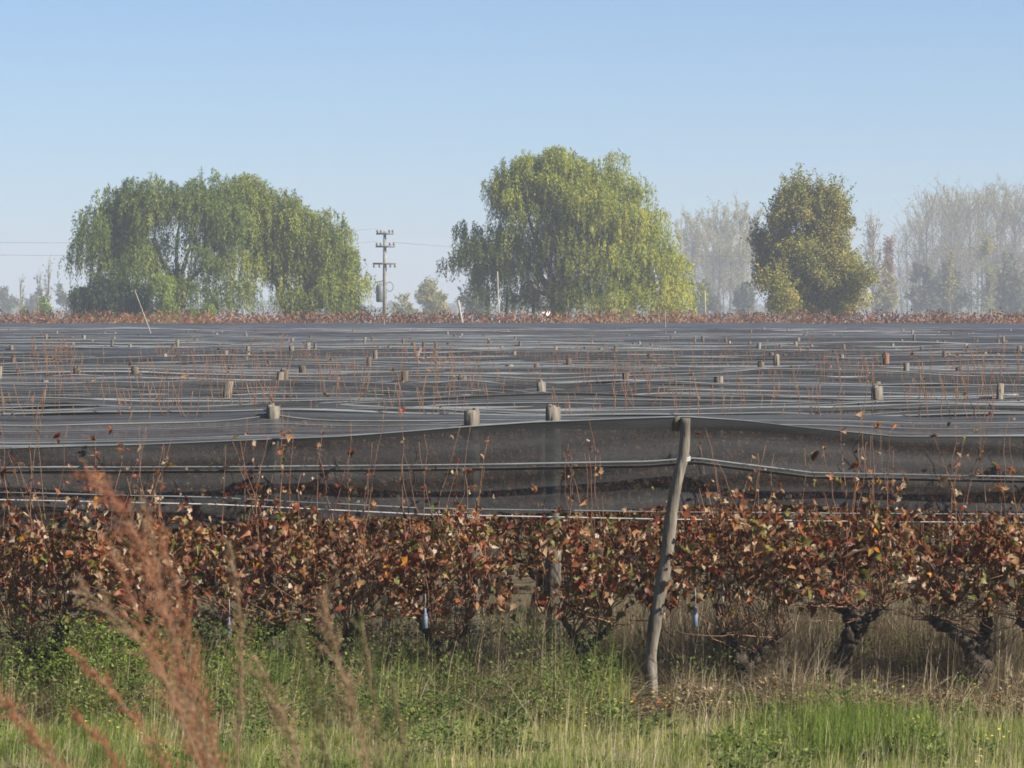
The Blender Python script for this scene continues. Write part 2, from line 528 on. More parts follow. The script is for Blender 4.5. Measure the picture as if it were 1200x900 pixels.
# hanging side of the net, in front of the rows
D1 = ROW0 - 0.02
hw = 10.0
x = np.linspace(-hw, hw, 260)
pxs = 600 + x / D1 * F
zt = edge_z(pxs, EDGE_PX, ROW0) - 0.004
zb = 1.50 + 0.06 * smooth_noise(260, 22, 4242) - 0.05 * np.clip((-x + 1) / 4, 0, 1)
nys = 24
T = np.linspace(0, 1, nys)[:, None]
Z = zt * (1 - T) + zb * T
Yw = D1 - 0.10 * T + 0.012 * np.sin(T * 9 + smooth_noise(260, 30, 77) * 2) + 0.02 * smooth_noise(260, 9, 78) * T + 0.006 * np.sin(T * 22 + smooth_noise(260, 40, 79) * 3)
m = MB()
idx = np.arange(260 * nys).reshape(nys, 260)
m.add(np.stack([np.broadcast_to(x, (nys, 260)), Yw, Z], -1), np.stack([idx[:-1, :-1], idx[:-1, 1:], idx[1:, 1:], idx[1:, :-1]], -1).reshape(-1, 4))
tag(m.build('net_curtain', M['sidenet'], smooth=True), 'dark net curtain hanging along the near edge behind the front row of vines', 'hail net')

for tab, nm, lab, rr, mt in [(EDGE2_PX, 'wire', 'upper wire across the hanging net, tied to the bent grey post', 0.0075, 'hem'),
                             (EDGE3_PX, 'wire', 'lower wire across the hanging net, just above the dense red leaves', 0.0055, 'hem')]:
    z = edge_z(pxs, tab, D1 - 0.16)
    rad = rr * (1 + 0.3 * smooth_noise(260, 6, int(rr * 1e4)))
    m = MB()
    m.tube(np.stack([x, np.full(260, D1 - 0.16), z], -1), np.clip(rad, 0.004, 0.03), 6)
    tag(m.build(nm, M[mt], smooth=True), lab, 'wire')
m = MB()
z = edge_z(pxs, EDGE2_PX, D1 - 0.13) - 0.035
m.tube(np.stack([x, np.full(260, D1 - 0.13), z], -1), 0.013, 5)
tag(m.build('rolled_net_hem', M['hemdark'], smooth=True), 'dark rolled hem just under the upper wire of the hanging net', 'net hem')
m = MB()
z = edge_z(pxs, [(a, b + 9) for a, b in EDGE3_PX], D1 - 0.12) + 0.01 * smooth_noise(260, 30, 5)
m.tube(np.stack([x, np.full(260, D1 - 0.12), z], -1), 0.0055, 5)
tag(m.build('wire', M['wire'], smooth=True), 'thin lowest wire across the hanging net', 'wire')

# ------------------------------------------------------------------ posts
def square_post(h, r, sides, seed):
    m = MB()
    k = 9
    zz = np.linspace(0, h, k)
    g3 = np.random.default_rng(seed)
    lean = g3.normal(size=2) * 0.05
    pts = np.stack([lean[0] * zz / h + 0.01 * g3.normal(size=k), lean[1] * zz / h + 0.01 * g3.normal(size=k), zz], -1)
    m.tube(pts, r * np.linspace(1.1, 0.95, k), sides, wob=0.06)
    return m


POSTGROUP = 'weathered post tips poking through the net'
POSTLAB = 'small weathered post tip poking up through the black net farther back'
pmesh = []
for k in range(7):
    h = 2.2 + [0.08, 0.12, 0.18, 0.09, 0.22, 0.11, 0.15][k]
    pmesh.append(square_post(h, [0.048, 0.042, 0.055, 0.04, 0.045, 0.058, 0.04][k], [7, 8, 6, 8, 7, 6, 8][k], 40 + k).mesh('vineyard_post', M['post']))
M['darkpost'] = noise_mat('dark_post_wood', [(0.3, (0.045, 0.038, 0.03)), (0.7, (0.12, 0.10, 0.08))], 14, 5, bump=0.5, stretch=(1, 1, 0.25))
for k in range(7):
    pmesh.append(square_post(2.2 + [0.1, 0.07, 0.15, 0.12, 0.2, 0.06, 0.16][k], [0.05, 0.045, 0.04, 0.055, 0.04, 0.06, 0.045][k], 7, 140 + k).mesh('vineyard_post', M['darkpost']))
post_xy = []
near = [(648, 32.0, 'stout square post tip close left of the bent post, straw beside it', 0.075, 484),
        (553, 31.6, 'squat pale post tip at the near edge where a pale hem climbs', 0.075, 488),
        (320, 32.8, 'low post tip with a pale sunlit cut face, alone on the near left', 0.07, 483),
        (542, 46.0, 'dark upright post tip between the pale climbing hem and the farther rows', 0.062, 444),
        (634, 42.0, 'leaning post tip tilted to the left, above the stout square one', 0.06, 450),
        (474, 51.0, 'dark stubby post tip left of the dark upright one', 0.062, 437),
        (333, 51.0, 'dark post tip standing high above the low pale-cut one', 0.062, 435),
        (90, 53.0, 'dark brown post tip standing alone near the left side', 0.058, 433),
        (158, 52.0, 'two-toned leaning post tip next right of the dark brown one', 0.055, 432),
        (910, 64.0, 'tall grey post tip right above the bent post\'s right-hand wire', 0.06, 418),
        (1038, 66.0, 'reddish brown post tip amid grey ones on the right', 0.075, 416),
        (971, 54.6, 'tilted grey post tip below and left of the reddish brown one', 0.06, 432),
        (1028, 41.0, 'mossy post tip with weeds around it, on the near right', 0.075, 455),
        (1124, 56.0, 'dark square post tip on the right, between wires', 0.06, 433),
        (892, 54.0, 'dark slender post tip beside the tall grey one', 0.055, 426)]
M['redpost'] = noise_mat('reddish_post_wood', [(0.3, (0.10, 0.055, 0.042)), (0.7, (0.19, 0.11, 0.088))], 14, 5, bump=0.5)
M['darkpost'] = noise_mat('dark_post_wood', [(0.3, (0.045, 0.038, 0.03)), (0.7, (0.12, 0.10, 0.08))], 14, 5, bump=0.5, stretch=(1, 1, 0.25))
for k, (px, D, lab, r, py) in enumerate(near):
    p = at(px, py, D)
    m = MB()
    h = p[2] + (0.05 if D < 33 else 0.02)
    kk = 10
    zz = np.linspace(0, h, kk)
    lean = -0.12 if 'leaning' in lab or 'tilted' in lab else rng.normal() * 0.02
    pts = np.stack([lean * (zz - h) / h * 4 * np.clip((zz / h - .75), 0, 1) * 4 * .25 + 0 * zz, 0.01 * rng.normal(size=kk), zz], -1)
    m.tube(pts, r * .84 * np.linspace(1.1, 1.0, kk), 8, wob=0.07)
    e_ = pts[-1]
    for q_ in range(3):
        a_ = rng.uniform(0, 6.28)
        b_ = e_ + r * .45 * np.array([math.cos(a_), math.sin(a_), 0])
        m.tube([b_ - [0, 0, .25], b_ + [0, 0, -.02], b_ + [0, 0, rng.uniform(.0, .03)]], [r * .45, r * .42, r * .3], 5, wob=.12)
    mm = M['redpost'] if 'reddish' in lab else M['darkpost'] if 'dark' in lab else M['post']
    o = m.build('vineyard_post', mm, loc=(p[0], D, 0))
    tag(o, lab, 'post', POSTGROUP)
    post_xy.append((p[0], D))
count = 0
for i, y0 in enumerate(rows):
    if y0 < 41 or y0 > 190:
        continue
    y = y0 + 0.05
    step = 3.7 if y0 < 110 else 6.5 if y0 < 150 else 12.0
    n = int(0.29 * y / step) + 2
    off = rng.uniform(0, step)
    for j in range(n):
        x = -0.145 * y + off + (j - .5) * step + rng.normal() * 0.5
        if abs(x) > 0.15 * y: continue
        if any(abs(x - a) < 0.9 and abs(y - b) < 4 for a, b in post_xy): continue
        if y < 70 and abs(x / y * F - 203) < 40: continue
        if count >= 285: break
        o = bpy.data.objects.new('vineyard_post', pmesh[rng.integers(len(pmesh))])
        COL.objects.link(o)
        o.location = (x, y + rng.normal() * 0.2, rng.uniform(-0.06, 0.02))
        o.rotation_euler = (rng.normal() * 0.03, rng.normal() * 0.06, rng.uniform(0, 6))
        tag(o, POSTLAB, 'post', POSTGROUP)
        count += 1

# the bent post in front
DP = 29.75
PP = [(762, 850), (763, 835), (764, 805), (762, 785), (763, 765), (767, 735), (771, 708), (777, 680), (782, 650), (784, 625), (787, 600), (791, 575), (796, 553), (801, 537), (803, 515), (803, 490)]
pts = np.array([at(a, b, DP) for a, b in PP])
base = pts[1].copy(); base[2] = 0
k = len(pts)
tt = np.linspace(0, 1, 60)
tk = np.linspace(0, 1, k)
pp = np.stack([np.interp(tt, tk, pts[:, j]) for j in range(3)], -1)
for _ in range(3):
    pp[1:-1] = (pp[:-2] + 2 * pp[1:-1] + pp[2:]) / 4
pp[:, 1] += 0.012 * smooth_noise(60, 8, 3)
rad = np.interp(tt, [0, .15, .4, .7, .86, 1], [0.054, 0.053, 0.050, 0.045, 0.039, 0.039]) * (1 + 0.05 * smooth_noise(60, 4, 8))
root = empty('bent_post', (base[0], DP, 0), 'tall crooked grey wooden post standing in front of the vines and the net', 'post')
m = MB()
m.tube(pp - np.array([base[0], DP, 0]), rad, 12, wob=0.03)
m.build('shaft', M['post'], root, smooth=True)
m = MB()
c = pp[-1] - np.array([base[0], DP, 0])
m.tube([c + [-0.075, 0.03, -0.10], c + [-0.07, 0.03, -0.04], c + [-0.055, 0.02, 0.004]], [0.03, 0.036, 0.03], 6, wob=0.1)
m.build('splinter', M['darkpost'], root)
m = MB()
c = at(801, 537, DP) - np.array([base[0], DP, 0])
for q in range(3):
    th = np.linspace(0, 2 * math.pi, 14)
    m.tube(np.stack([c[0] + 0.052 * np.cos(th), 0.052 * np.sin(th), c[2] + 0.012 * (q - 1) + 0.01 * np.sin(th)], -1), 0.005, 4, cap=False)
m.build('wire_tie', M['wire'], root)


# ------------------------------------------------------------------ vines
def cane(base, top, n=9, bend=0.06):
    t = np.linspace(0, 1, n)[:, None]
    p = np.asarray(base)[None] * (1 - t) + np.asarray(top)[None] * t
    wv = np.cumsum(rng.normal(size=(n, 3)) * bend / 3, axis=0)
    wv -= t * wv[-1] * 0.5
    wv[0] = 0
    wv[:, 2] *= 0.3
    return p + wv


def vine_tint(n, low=None):
    a = rng.random(n)
    base = np.interp(a, [0, .14, .24, .36, .52, .72, .9, .95, .98, 1], [0.0, .15, .28, .45, .55, .66, .78, .84, .93, 1.0])
    if low is not None:
        g_ = (rng.random(n) < 0.06 + 0.34 * low)
        base = np.where(g_, rng.uniform(.86, .94, n), base)
    return base


def make_vine(name_label, trunk, arms, group=None, ncane=10, top=(1.9, 2.35), nleaf=330, spread=0.62, ztop=1.48, loc=(0, 0, 0), high=10, thick=1.0, zlow=0.6, over=0.42):
    """trunk: list of points (x, y, z); arms: list of point lists growing from its head"""
    root = empty('grapevine', loc, name_label, 'grapevine', group)
    tb = MB()

    def limb(pl, r0, r1):
        pl = np.asarray(pl, float)
        n = max(10, len(pl) * 6)
        t = np.linspace(0, 1, n)
        tk = np.linspace(0, 1, len(pl))
        q = np.stack([np.interp(t, tk, pl[:, j]) for j in range(3)], -1)
        for _ in range(3):
            q[1:-1] = (q[:-2] + 2 * q[1:-1] + q[2:]) / 4
        q += 0.008 * rng.normal(size=q.shape)
        r = np.linspace(r0, r1, n) * (1 + 0.16 * smooth_noise(n, 3, int(rng.integers(1e6))))
        tb.tube(q, np.clip(r, 0.012, None), 9, wob=0.10)
    limb(trunk, 0.085 * thick, 0.068 * thick)
    for a in arms:
        limb(a, 0.060 * thick, 0.030 * thick)
    tb.build('trunk', M['bark'], root, smooth=True)
    cb, lb = MB(), MB()
    heads = [np.asarray(a[-1], float) for a in arms] + [np.asarray(a[len(a) // 2], float) for a in arms]
    lc, ld = [], []
    for k in range(ncane):
        h = heads[k % len(heads)]
        tall = rng.random() < 0.6
        tx = rng.uniform(-spread, spread)
        topz = rng.uniform(*top) if tall else rng.uniform(1.1, 1.7)
        tx = np.clip(h[0], -spread, spread) * .45 + tx * .6
        c = cane(h, (tx, rng.normal() * 0.16, topz), 12, 0.045)
        cb.tube(c, np.linspace(0.005, 0.0026 if over < .2 else 0.0017, 12), 4)
        for q in range(4, 12):
            for _r in range(3 if rng.random() < .25 else 1):
                if rng.random() < (0.8 if c[q][2] < 1.5 else (over if c[q][2] > 1.95 else 0.42) if tall else 0.6):
                    lc.append(c[q] + rng.normal(size=3) * 0.025)
                    ld.append(rng.normal(size=3) * 0.7 + np.array([0, -0.35, -0.45]))
    # arching side shoots fill the hedge
    for k in range(ncane * 2):
        h = heads[k % len(heads)]
        e = np.array([rng.uniform(-spread, spread), rng.normal() * 0.22, rng.uniform(0.65, ztop)])
        c = cane(h, e, 8, 0.12)
        cb.tube(c, np.linspace(0.005, 0.0022, 8), 4)
    u = rng.random(nleaf)
    z = zlow + (ztop - zlow) * u ** 0.75 + rng.normal(size=nleaf) * 0.07
    x = rng.uniform(-spread, spread, nleaf)
    yv = rng.normal(size=nleaf) * 0.2
    z = z + 0.12 * np.sin(x * 7 + rng.uniform(0, 6)) * (z > 1.0) + np.where(rng.random(nleaf) < .06, rng.uniform(0, .45, nleaf), 0)
    c = np.stack([x, yv, z], -1)
    d = rng.normal(size=(nleaf, 3)) * np.array([.7, .6, .4]) + np.array([0, -0.2, -0.85])
    if lc:
        c = np.vstack([c, np.array(lc)])
        d = np.vstack([d, np.array(ld)])
    n = len(c)
    nr = unit(rng.normal(size=(n, 3)) + np.array([0.25, -0.7, 0.45]))
    L = rng.uniform(0.03, 0.085, n) * np.where(rng.random(n) < .08, 1.5, 1.0)
    tint = vine_tint(n, np.clip((0.85 - c[:, 2]) / 0.35, 0, 1))
    L = np.where(c[:, 2] > (2.0 if over < .2 else 1.6), L * (.62 if over < .2 else .8), L)
    L = np.where((tint > .7) & (tint < .86), L * 0.75, L)
    lb.leaves(c, d, nr, L, L * rng.uniform(0.5, 1.1, n), tint, np.abs(rng.normal(size=n)) * 0.55, kind=11)
    cb.build('cane', M['cane'], root)
    lb.build('foliage', M['vine'], root)
    return root


VY = 29.98
def vl(px, py, dy=0.0):
    """vine-local helper: photo point at the front row -> (x, z)"""
    p = at(px, py, VY)
    return p[0], p[2]


front = [
    ('grapevine with a thick black trunk leaning left beside the rust plume grass', [(45, 836), (52, 812), (64, 796), (50, 775)], [[(50, 775), (32, 758), (14, 742)], [(52, 778), (66, 752), (78, 728)]], 1.05),
    ('grapevine wrapped in bright green weeds behind the rust plume grass', [(160, 836), (158, 800), (152, 768)], [[(152, 768), (168, 742), (176, 722)], [(152, 768), (138, 740), (122, 725)]], 0.8),
    ('grapevine with a dark stub head showing just right of the rust plume grass', [(292, 836), (290, 790), (296, 752)], [[(296, 752), (318, 742), (332, 735)], [(296, 752), (280, 738), (262, 730)]], 0.9),
    ('grapevine with a black trunk half hidden behind tan feathery grass', [(398, 836), (396, 800), (392, 765)], [[(392, 765), (410, 745), (424, 728)], [(392, 765), (378, 748), (362, 735)]], 0.9),
    ('grapevine with a thin forked trunk above the deep green weeds', [(524, 836), (522, 800), (519, 775)], [[(519, 775), (505, 750), (490, 722)], [(520, 778), (536, 750), (548, 728)]], 0.65),
    ('grapevine with a slim dark trunk slanting left of the bent post', [(705, 836), (694, 800), (682, 765)], [[(682, 765), (672, 745), (660, 728)], [(684, 768), (702, 746), (716, 735)]], 0.65),
    ('grapevine with a stout black trunk forked like a Y, right of the bent post', [(866, 838), (867, 810), (872, 780)], [[(872, 780), (860, 762), (850, 742)], [(872, 780), (892, 768), (914, 748)]], 1.1),
    ('grapevine with a slanting trunk in dry straw, between the Y-forked and the elbowed ones', [(972, 808), (978, 795), (992, 765), (1000, 740)], [[(1000, 740), (994, 722), (984, 705)], [(1000, 742), (1018, 726), (1036, 715)]], 0.95),
    ('grapevine with a grey trunk bent like an elbow at the right', [(1140, 838), (1141, 812), (1146, 790), (1150, 768)], [[(1150, 768), (1132, 752), (1108, 735), (1092, 728)], [(1150, 770), (1156, 745), (1157, 715)]], 1.1),
    ('grapevine cut by the photo edge, with orange leaves at far right', [(1232, 836), (1230, 800), (1225, 770)], [[(1225, 770), (1210, 745), (1196, 728)], [(1225, 770), (1245, 745), (1262, 730)]], 1.0),
]
for (lab, tr, arms, th) in front:
    bx, _ = vl(tr[0][0], 836)
    def conv(pl):
        out = []
        for q, (px, py) in enumerate(pl):
            X, Zz = vl(px, py)
            out.append((X - bx, rng.normal() * 0.03, Zz))
        return out
    t0 = conv(tr)
    t0[0] = (t0[0][0], 0, -0.03)
    make_vine(lab, t0, [conv(a) for a in arms], None, ncane=18, nleaf=int(rng.integers(380, 580)), loc=(bx, VY, 0), thick=th, spread=rng.uniform(.5, .66), top=(1.85, 2.42), ztop=rng.uniform(1.34, 1.6), zlow=rng.uniform(.7, .84) if tr[0][0] < 800 else rng.uniform(.82, .92))

VG = 'grapevines in the rows under the net'
VLAB = 'red-leaved grapevine in the rows behind the front row, shoots through the net'
protos = []
for k in range(4):
    s_ = rng.choice([-1, 1])
    t0 = [(0, 0, -0.03), (0.03 * s_, 0, 0.3), (rng.normal() * 0.06, 0, 0.6)]
    hx = t0[-1][0]
    arms = [[t0[-1], (hx - 0.15, 0.02, 0.72), (hx - 0.34, 0, 0.8)], [t0[-1], (hx + 0.15, 0.02, 0.7), (hx + 0.3, 0, 0.84)]]
    protos.append(make_vine(VLAB, t0, arms, VG, ncane=15, nleaf=400, top=(2.2, 2.62), over=0.09, loc=((k - 1.5) * 1.25, ROW0 + ROWSTEP, 0), thick=0.9, ztop=1.55))
i = 0
for y0 in rows[1:18]:
    sp = 1.15 if y0 < 40 else 1.6 if y0 < 62 else 2.2
    hw = 0.14 * y0 + 0.6
    for x in np.arange(-hw, hw, sp):
        if y0 < ROW0 + ROWSTEP + .1 and abs(x) < 2.4: continue
        x2 = x + rng.normal() * 0.15
        z_s = rng.uniform(0.94, 1.06)
        copy_thing(protos[rng.integers(4)], (x2, y0 + rng.normal() * 0.12, 0), rng.choice([0, math.pi]) + rng.normal() * 0.1, (rng.uniform(.9, 1.2), 1, z_s))

for x_ in (-6.5, -5.5, 5.5, 6.5, 7.5):
    copy_thing(protos[rng.integers(4)], (x_, VY, 0), rng.normal() * .1, (1, 1, .93), 'grapevine where the front row runs on past the edge of the view', 'front row past the edges')

# a pale stake, a few bottles of bait hanging among the leaves
m = MB()
p0, p1 = at(838, 800, 30.5), at(846, 690, 30.5)
m.tube([(p0[0], 30.5, -0.05), (p0[0] + .01, 30.5, 0.4), (p1[0], 30.5, p1[2])], [0.032, 0.03, 0.026], 7, wob=0.05)
tag(m.build('wooden_stake', M['post'], smooth=True), 'thin pale wooden stake left of the Y-forked grapevine', 'stake')
for px, py, lab in [(268, 733, 'pale blue bottle hanging among the leaves behind the rust plume grass'),
                    (815, 720, 'pale blue bottle hanging among the leaves right of the bent post'),
                    (498, 722, 'pale blue bottle hanging above the thin forked grapevine trunk')]:
    p = at(px, py, 29.72)
    root = empty('hanging_bottle', tuple(p), lab, 'bottle', 'bottles hanging in the vines')
    m = MB()
    m.tube([(0, 0, -.10), (0, 0, -.095), (0, 0, 0.0), (0, 0, .03), (0, 0, .06)], [.015, .02, .02, .010, .008], 10)
    m.build('body', M['bottle'], root, smooth=True)
    m = MB()
    m.tube([(0, 0, .06), (.004, 0, .12), (0, 0.01, .2)], .002, 4)
    m.build('string', M['wire'], root)


# ------------------------------------------------------------------ grass and weeds
def blades(n, x, y, h, tint, lean=0.35, w=0.006, name='grass', material=None, zfun=None, seg=3):
    m = MB()
    zz = ground_z(y) if zfun is None else zfun
    h = np.where((np.abs(x - 1.075 * y / 29.75) < .16) & (y > 27.6) & (y < 29.8), np.minimum(h, .07), h)
    a = rng.uniform(0, 2 * math.pi, n)
    le = np.abs(rng.normal(size=n)) * lean * h
    d = np.stack([np.cos(a), np.sin(a), np.zeros(n)], -1)
    side = np.stack([-np.sin(a + rng.normal(size=n)), np.cos(a), np.zeros(n)], -1)
    side[:, 0] += 0.8
    side = unit(side)
    b = np.stack([x, y, zz - 0.01], -1)
    vs = []
    for k in range(seg + 1):
        t = k / seg
        c = b + d * (le * t * t)[:, None] + np.array([0, 0, 1.0]) * (h * (t - 0.38 * t * t * np.minimum(le / (h + 1e-6), 2.2)))[:, None]
        ww = w * (1 - t * 0.92) * (0.7 + 0.6 * rng.random(n))
        vs += [c - side * ww[:, None], c + side * ww[:, None]]
    v = np.stack(vs, 1)
    K = 2 * (seg + 1)
    bi = np.arange(n)[:, None] * K
    q = np.concatenate([bi + np.array([[2 * k, 2 * k + 1, 2 * k + 3, 2 * k + 2]]) for k in range(seg)])
    m.add(v.reshape(-1, 3), q, None, np.repeat(tint, K))
    return m


def patch(n, scale, seed, x, y):
    """smooth 2-d patchiness, 0..1"""
    g_ = np.random.default_rng(seed)
    s_ = 0
    for k in range(5):
        a, b, c = g_.normal(size=2) * scale, g_.normal(size=2) * scale, g_.uniform(0, 6)
        s_ = s_ + np.sin(x * a[0] + y * a[1] * .6 + c) * np.cos(x * b[0] + y * b[1] * .6 + c * 2)
    return 1 / (1 + np.exp(-1.6 * s_))


n = 140000
x = rng.uniform(-6.5, 6.5, n); y = rng.uniform(23.5, 29.6, n)
pt = patch(n, 1.6, 3, x, y)
rightness = np.clip((x - 1.0) / 1.0, 0, 1)
h = rng.uniform(0.05, 0.24, n) * (0.35 + 1.1 * pt * patch(n, 5.0, 71, x, y) + .35 * np.clip((y - 27.5) / 2, 0, 1))
tint = np.clip(0.13 + 0.38 * (1 - pt) + 0.3 * (patch(n, 4.0, 72, x, y) - .5) + rng.normal(size=n) * 0.2 + 0.15 * rightness * np.clip((y - 27.5) / 2, 0, 1), 0, 1)
tag(blades(n, x, y, h, tint, rng.uniform(.2, 1.8, n), 0.0036).build('grass', M['grass']), kind='stuff')
n = 9000
x = rng.uniform(-6.5, 6.5, n); y = rng.uniform(24, 29.7, n)
tag(blades(n, x, y, rng.uniform(0.2, 0.42, n) * (0.5 + 0.7 * patch(n, 2.2, 9, x, y)), rng.uniform(0.5, 1, n), 0.35, 0.003).build('seed_grass', M['grass']), kind='stuff')
# straw under the vines, thickest to the right
n = 200000
x = rng.uniform(-6.5, 7, n); y = rng.uniform(28.9, 33.0, n)
keep = rng.random(n) < np.clip(0.5 + (x - 0.4) / 1.6, 0.42, 1.0)
x, y = x[keep], y[keep]; n = len(x)
pt = patch(n, 2.4, 21, x, y)
h = rng.uniform(0.08, 0.40, n) * (0.35 + 1.0 * pt) * np.where(y < 30.05, 1.35 * np.clip((y - 28.9) / .6, .35, 1), 2.1)
tx_ = np.array([at(a_, 800, 29.98)[0] for a_ in (868, 985, 1148, 525, 690, 763)])
near_t = np.abs(x[:, None] - tx_[None]).min(1)
h = np.where((y < 30.05) & (near_t < .13), np.minimum(h, .12), h)
tag(blades(n, x, y, h, np.clip(rng.normal(size=n) * 0.26 + 0.58, 0, 1), rng.uniform(.5, 2.6, n), 0.0045).build('straw', M['straw']), kind='stuff')
# leafy weeds, thickest to the left and centre
def weeds(ncl, xs_, ys_, hs_, material, name, per=190, Lr=(0.012, 0.038)):
    m = MB()
    hs_ = np.where((np.abs(xs_ - 1.075) < .22) & (ys_ < 29.8), np.minimum(hs_, .07), hs_)
    N = ncl * per
    ci = np.repeat(np.arange(ncl), per)
    hh = hs_[ci]
    u = rng.random(N)
    r = 0.10 * (0.4 + 0.9 * np.sin(np.clip(u, 0, 1) * 2.6)) * (hh / 0.35) ** 0.5
    a = rng.uniform(0, 6.283, N)
    c = np.stack([xs_[ci] + r * np.cos(a) * rng.random(N) ** .5, ys_[ci] + r * np.sin(a) * rng.random(N) ** .5, hh * u ** 0.8 + ground_z(ys_[ci])], -1)
    d = np.stack([np.cos(a), np.sin(a), rng.normal(size=N) * .5 + .35], -1)
    nr = unit(rng.normal(size=(N, 3)) * .7 + np.array([0.1, -0.4, .8]))
    L = rng.uniform(*Lr, N)
    ct = rng.normal(size=ncl) * 0.15
    m.leaves(c, d, nr, L, L * rng.uniform(.35, .6, N), np.clip(rng.random(N) * 0.75 + ct[ci], 0, 1), rng.normal(size=N) * .15, kind=6)
    return m
ncl = 900
xs_ = rng.uniform(-6, 6, ncl); ys_ = rng.uniform(28.4, 31.4, ncl)
wgt = np.where(xs_ < 0.4, 0.9, np.where(xs_ < 1.2, 0.6, 0.16))
k_ = rng.random(ncl) < wgt
xs_, ys_ = xs_[k_], ys_[k_]
hs_ = rng.uniform(0.15, 0.52, len(xs_)) * np.clip((ys_ - 27.9) / 1.2, .35, 1) * np.where(xs_ < -2.2, 1.4, np.where(xs_ < .7, 1.25, 1.0)) * np.where(ys_ > 29.2, 1.15, 1.0)
tag(weeds(len(xs_), xs_, ys_, hs_, M['weed'], 'weeds').build('weeds', M['weed']), kind='stuff')
ncl = 34
xs_ = np.concatenate([rng.normal(size=20) * 0.28 - 3.1, rng.normal(size=14) * .3 - 2.0]); ys_ = rng.uniform(29.55, 29.85, ncl)
hs_ = rng.uniform(0.4, 0.82, ncl)
tag(weeds(ncl, xs_, ys_, hs_, M['weed'], 'weeds', 320).build('tall_weeds', M['lime']), kind='stuff')
ncl = 1500
xs_ = rng.uniform(-4.8, 5.2, ncl); ys_ = np.where(rng.random(ncl) < .6, rng.uniform(29.0, 29.78, ncl), rng.uniform(29.8, 32.4, ncl))
k_ = rng.random(ncl) < np.where(xs_ > .9, 1.0, .25)
xs_, ys_ = xs_[k_], ys_[k_]
tx_ = np.array([at(a_, 800, 29.98)[0] for a_ in (868, 985, 1148, 525, 690)])
nt_ = np.abs(xs_[:, None] - tx_[None]).min(1)
hs_ = rng.uniform(0.05, 0.34, len(xs_)) * (.5 + .6 * patch(len(xs_), 3.5, 61, xs_, ys_))
hs_ = np.where((nt_ < .16) & (ys_ < 30), np.minimum(hs_, .16), hs_)
tag(weeds(len(xs_), xs_, ys_, hs_, M['straw'], 'litter', 110, (.012, .045)).build('dry_litter', M['litter']), kind='stuff')
# tall mixed stems among the weeds
n = 4200
x = rng.uniform(-5, 1.2, n); y = rng.uniform(28.7, 29.9, n)
tag(blades(n, x, y, rng.uniform(.25, .75, n) * (0.4 + .8 * patch(n, 3.0, 51, x, y)), np.clip(rng.normal(size=n) * .25 + .55, 0, 1), .6, .0035).build('rank_grass', M['grass']), kind='stuff')
n = 4600
x = rng.uniform(-5, 5.2, n); y = rng.uniform(28.7, 30.6, n)
tag(blades(n, x, y, rng.uniform(.3, .85, n) * (0.4 + .8 * patch(n, 3.0, 57, x, y)), np.clip(rng.normal(size=n) * .25 + .35, 0, 1), .7, .0035).build('dead_stems', M['straw']), kind='stuff')
# dead stalks lying through the grass, low weeds and litter in it
n = 9000
x = rng.uniform(-5, 5, n); y = rng.uniform(24.5, 29.2, n)
keep = rng.random(n) < patch(n, 2.6, 91, x, y); x, y = x[keep], y[keep]; n = len(x)
tag(blades(n, x, y, rng.uniform(.06, .3, n), np.clip(rng.normal(size=n) * .25 + .6, 0, 1), rng.uniform(.8, 3.0, n), .0035).build('dead_grass', M['straw']), kind='stuff')
ncl = 330
xs_ = rng.uniform(-4.8, 5.0, ncl); ys_ = rng.uniform(25.2, 28.8, ncl)
k_ = patch(ncl, 2.2, 93, xs_, ys_) > .55
xs_, ys_ = xs_[k_], ys_[k_]
tag(weeds(len(xs_), xs_, ys_, rng.uniform(.06, .26, len(xs_)), M['weed'], 'weeds', 110, (.012, .045)).build('low_weeds', M['weed']), kind='stuff')
n = 2600
x = rng.normal(size=n) * .35 + at(1010, 0, 27.5)[0]; y = rng.uniform(26.5, 28.6, n)
tag(blades(n, x, y, rng.uniform(.15, .38, n), np.clip(rng.normal(size=n) * .12 + .2, 0, 1), .5, .0055).build('lush_grass', M['grass']), kind='stuff')
# yellow flowers in the grass
n = 1500
x = rng.uniform(-5, 5, n); y = rng.uniform(25.5, 29.4, n)
keep = (patch(n, 1.8, 33, x, y) * patch(n, 6.0, 35, x, y) > 0.6)
x, y = x[keep], y[keep]; n = len(x)
m = MB()
for k in range(4):
    a = rng.uniform(0, 6.28, n)
    m.leaves(np.stack([x, y, 0.2 + 0.1 * np.sin(x * 9 + y * 5) + ground_z(y)], -1), np.stack([np.cos(a), np.sin(a), 0.4 + 0 * a], -1), np.tile([0, -.6, .8], (n, 1)), 0.013, 0.010, rng.random(n))
tag(m.build('yellow_flowers', M['flower']), kind='stuff')
# fallen leaves by the foot of the bent post
n = 700
x = rng.normal(size=n) * 0.9 + 1.75; y = rng.uniform(29.0, 30.6, n)
m = MB()
L = rng.uniform(.03, .07, n)
m.leaves(np.stack([x, y, rng.uniform(0.02, 0.16, n)], -1), rng.normal(size=(n, 3)) * np.array([1, 1, .3]), unit(rng.normal(size=(n, 3)) * .5 + np.array([0, -.5, .8])), L, L * .8, vine_tint(n) * .72, rng.normal(size=n) * .3, kind=11)
tag(m.build('fallen_leaves', M['vine']), kind='stuff')


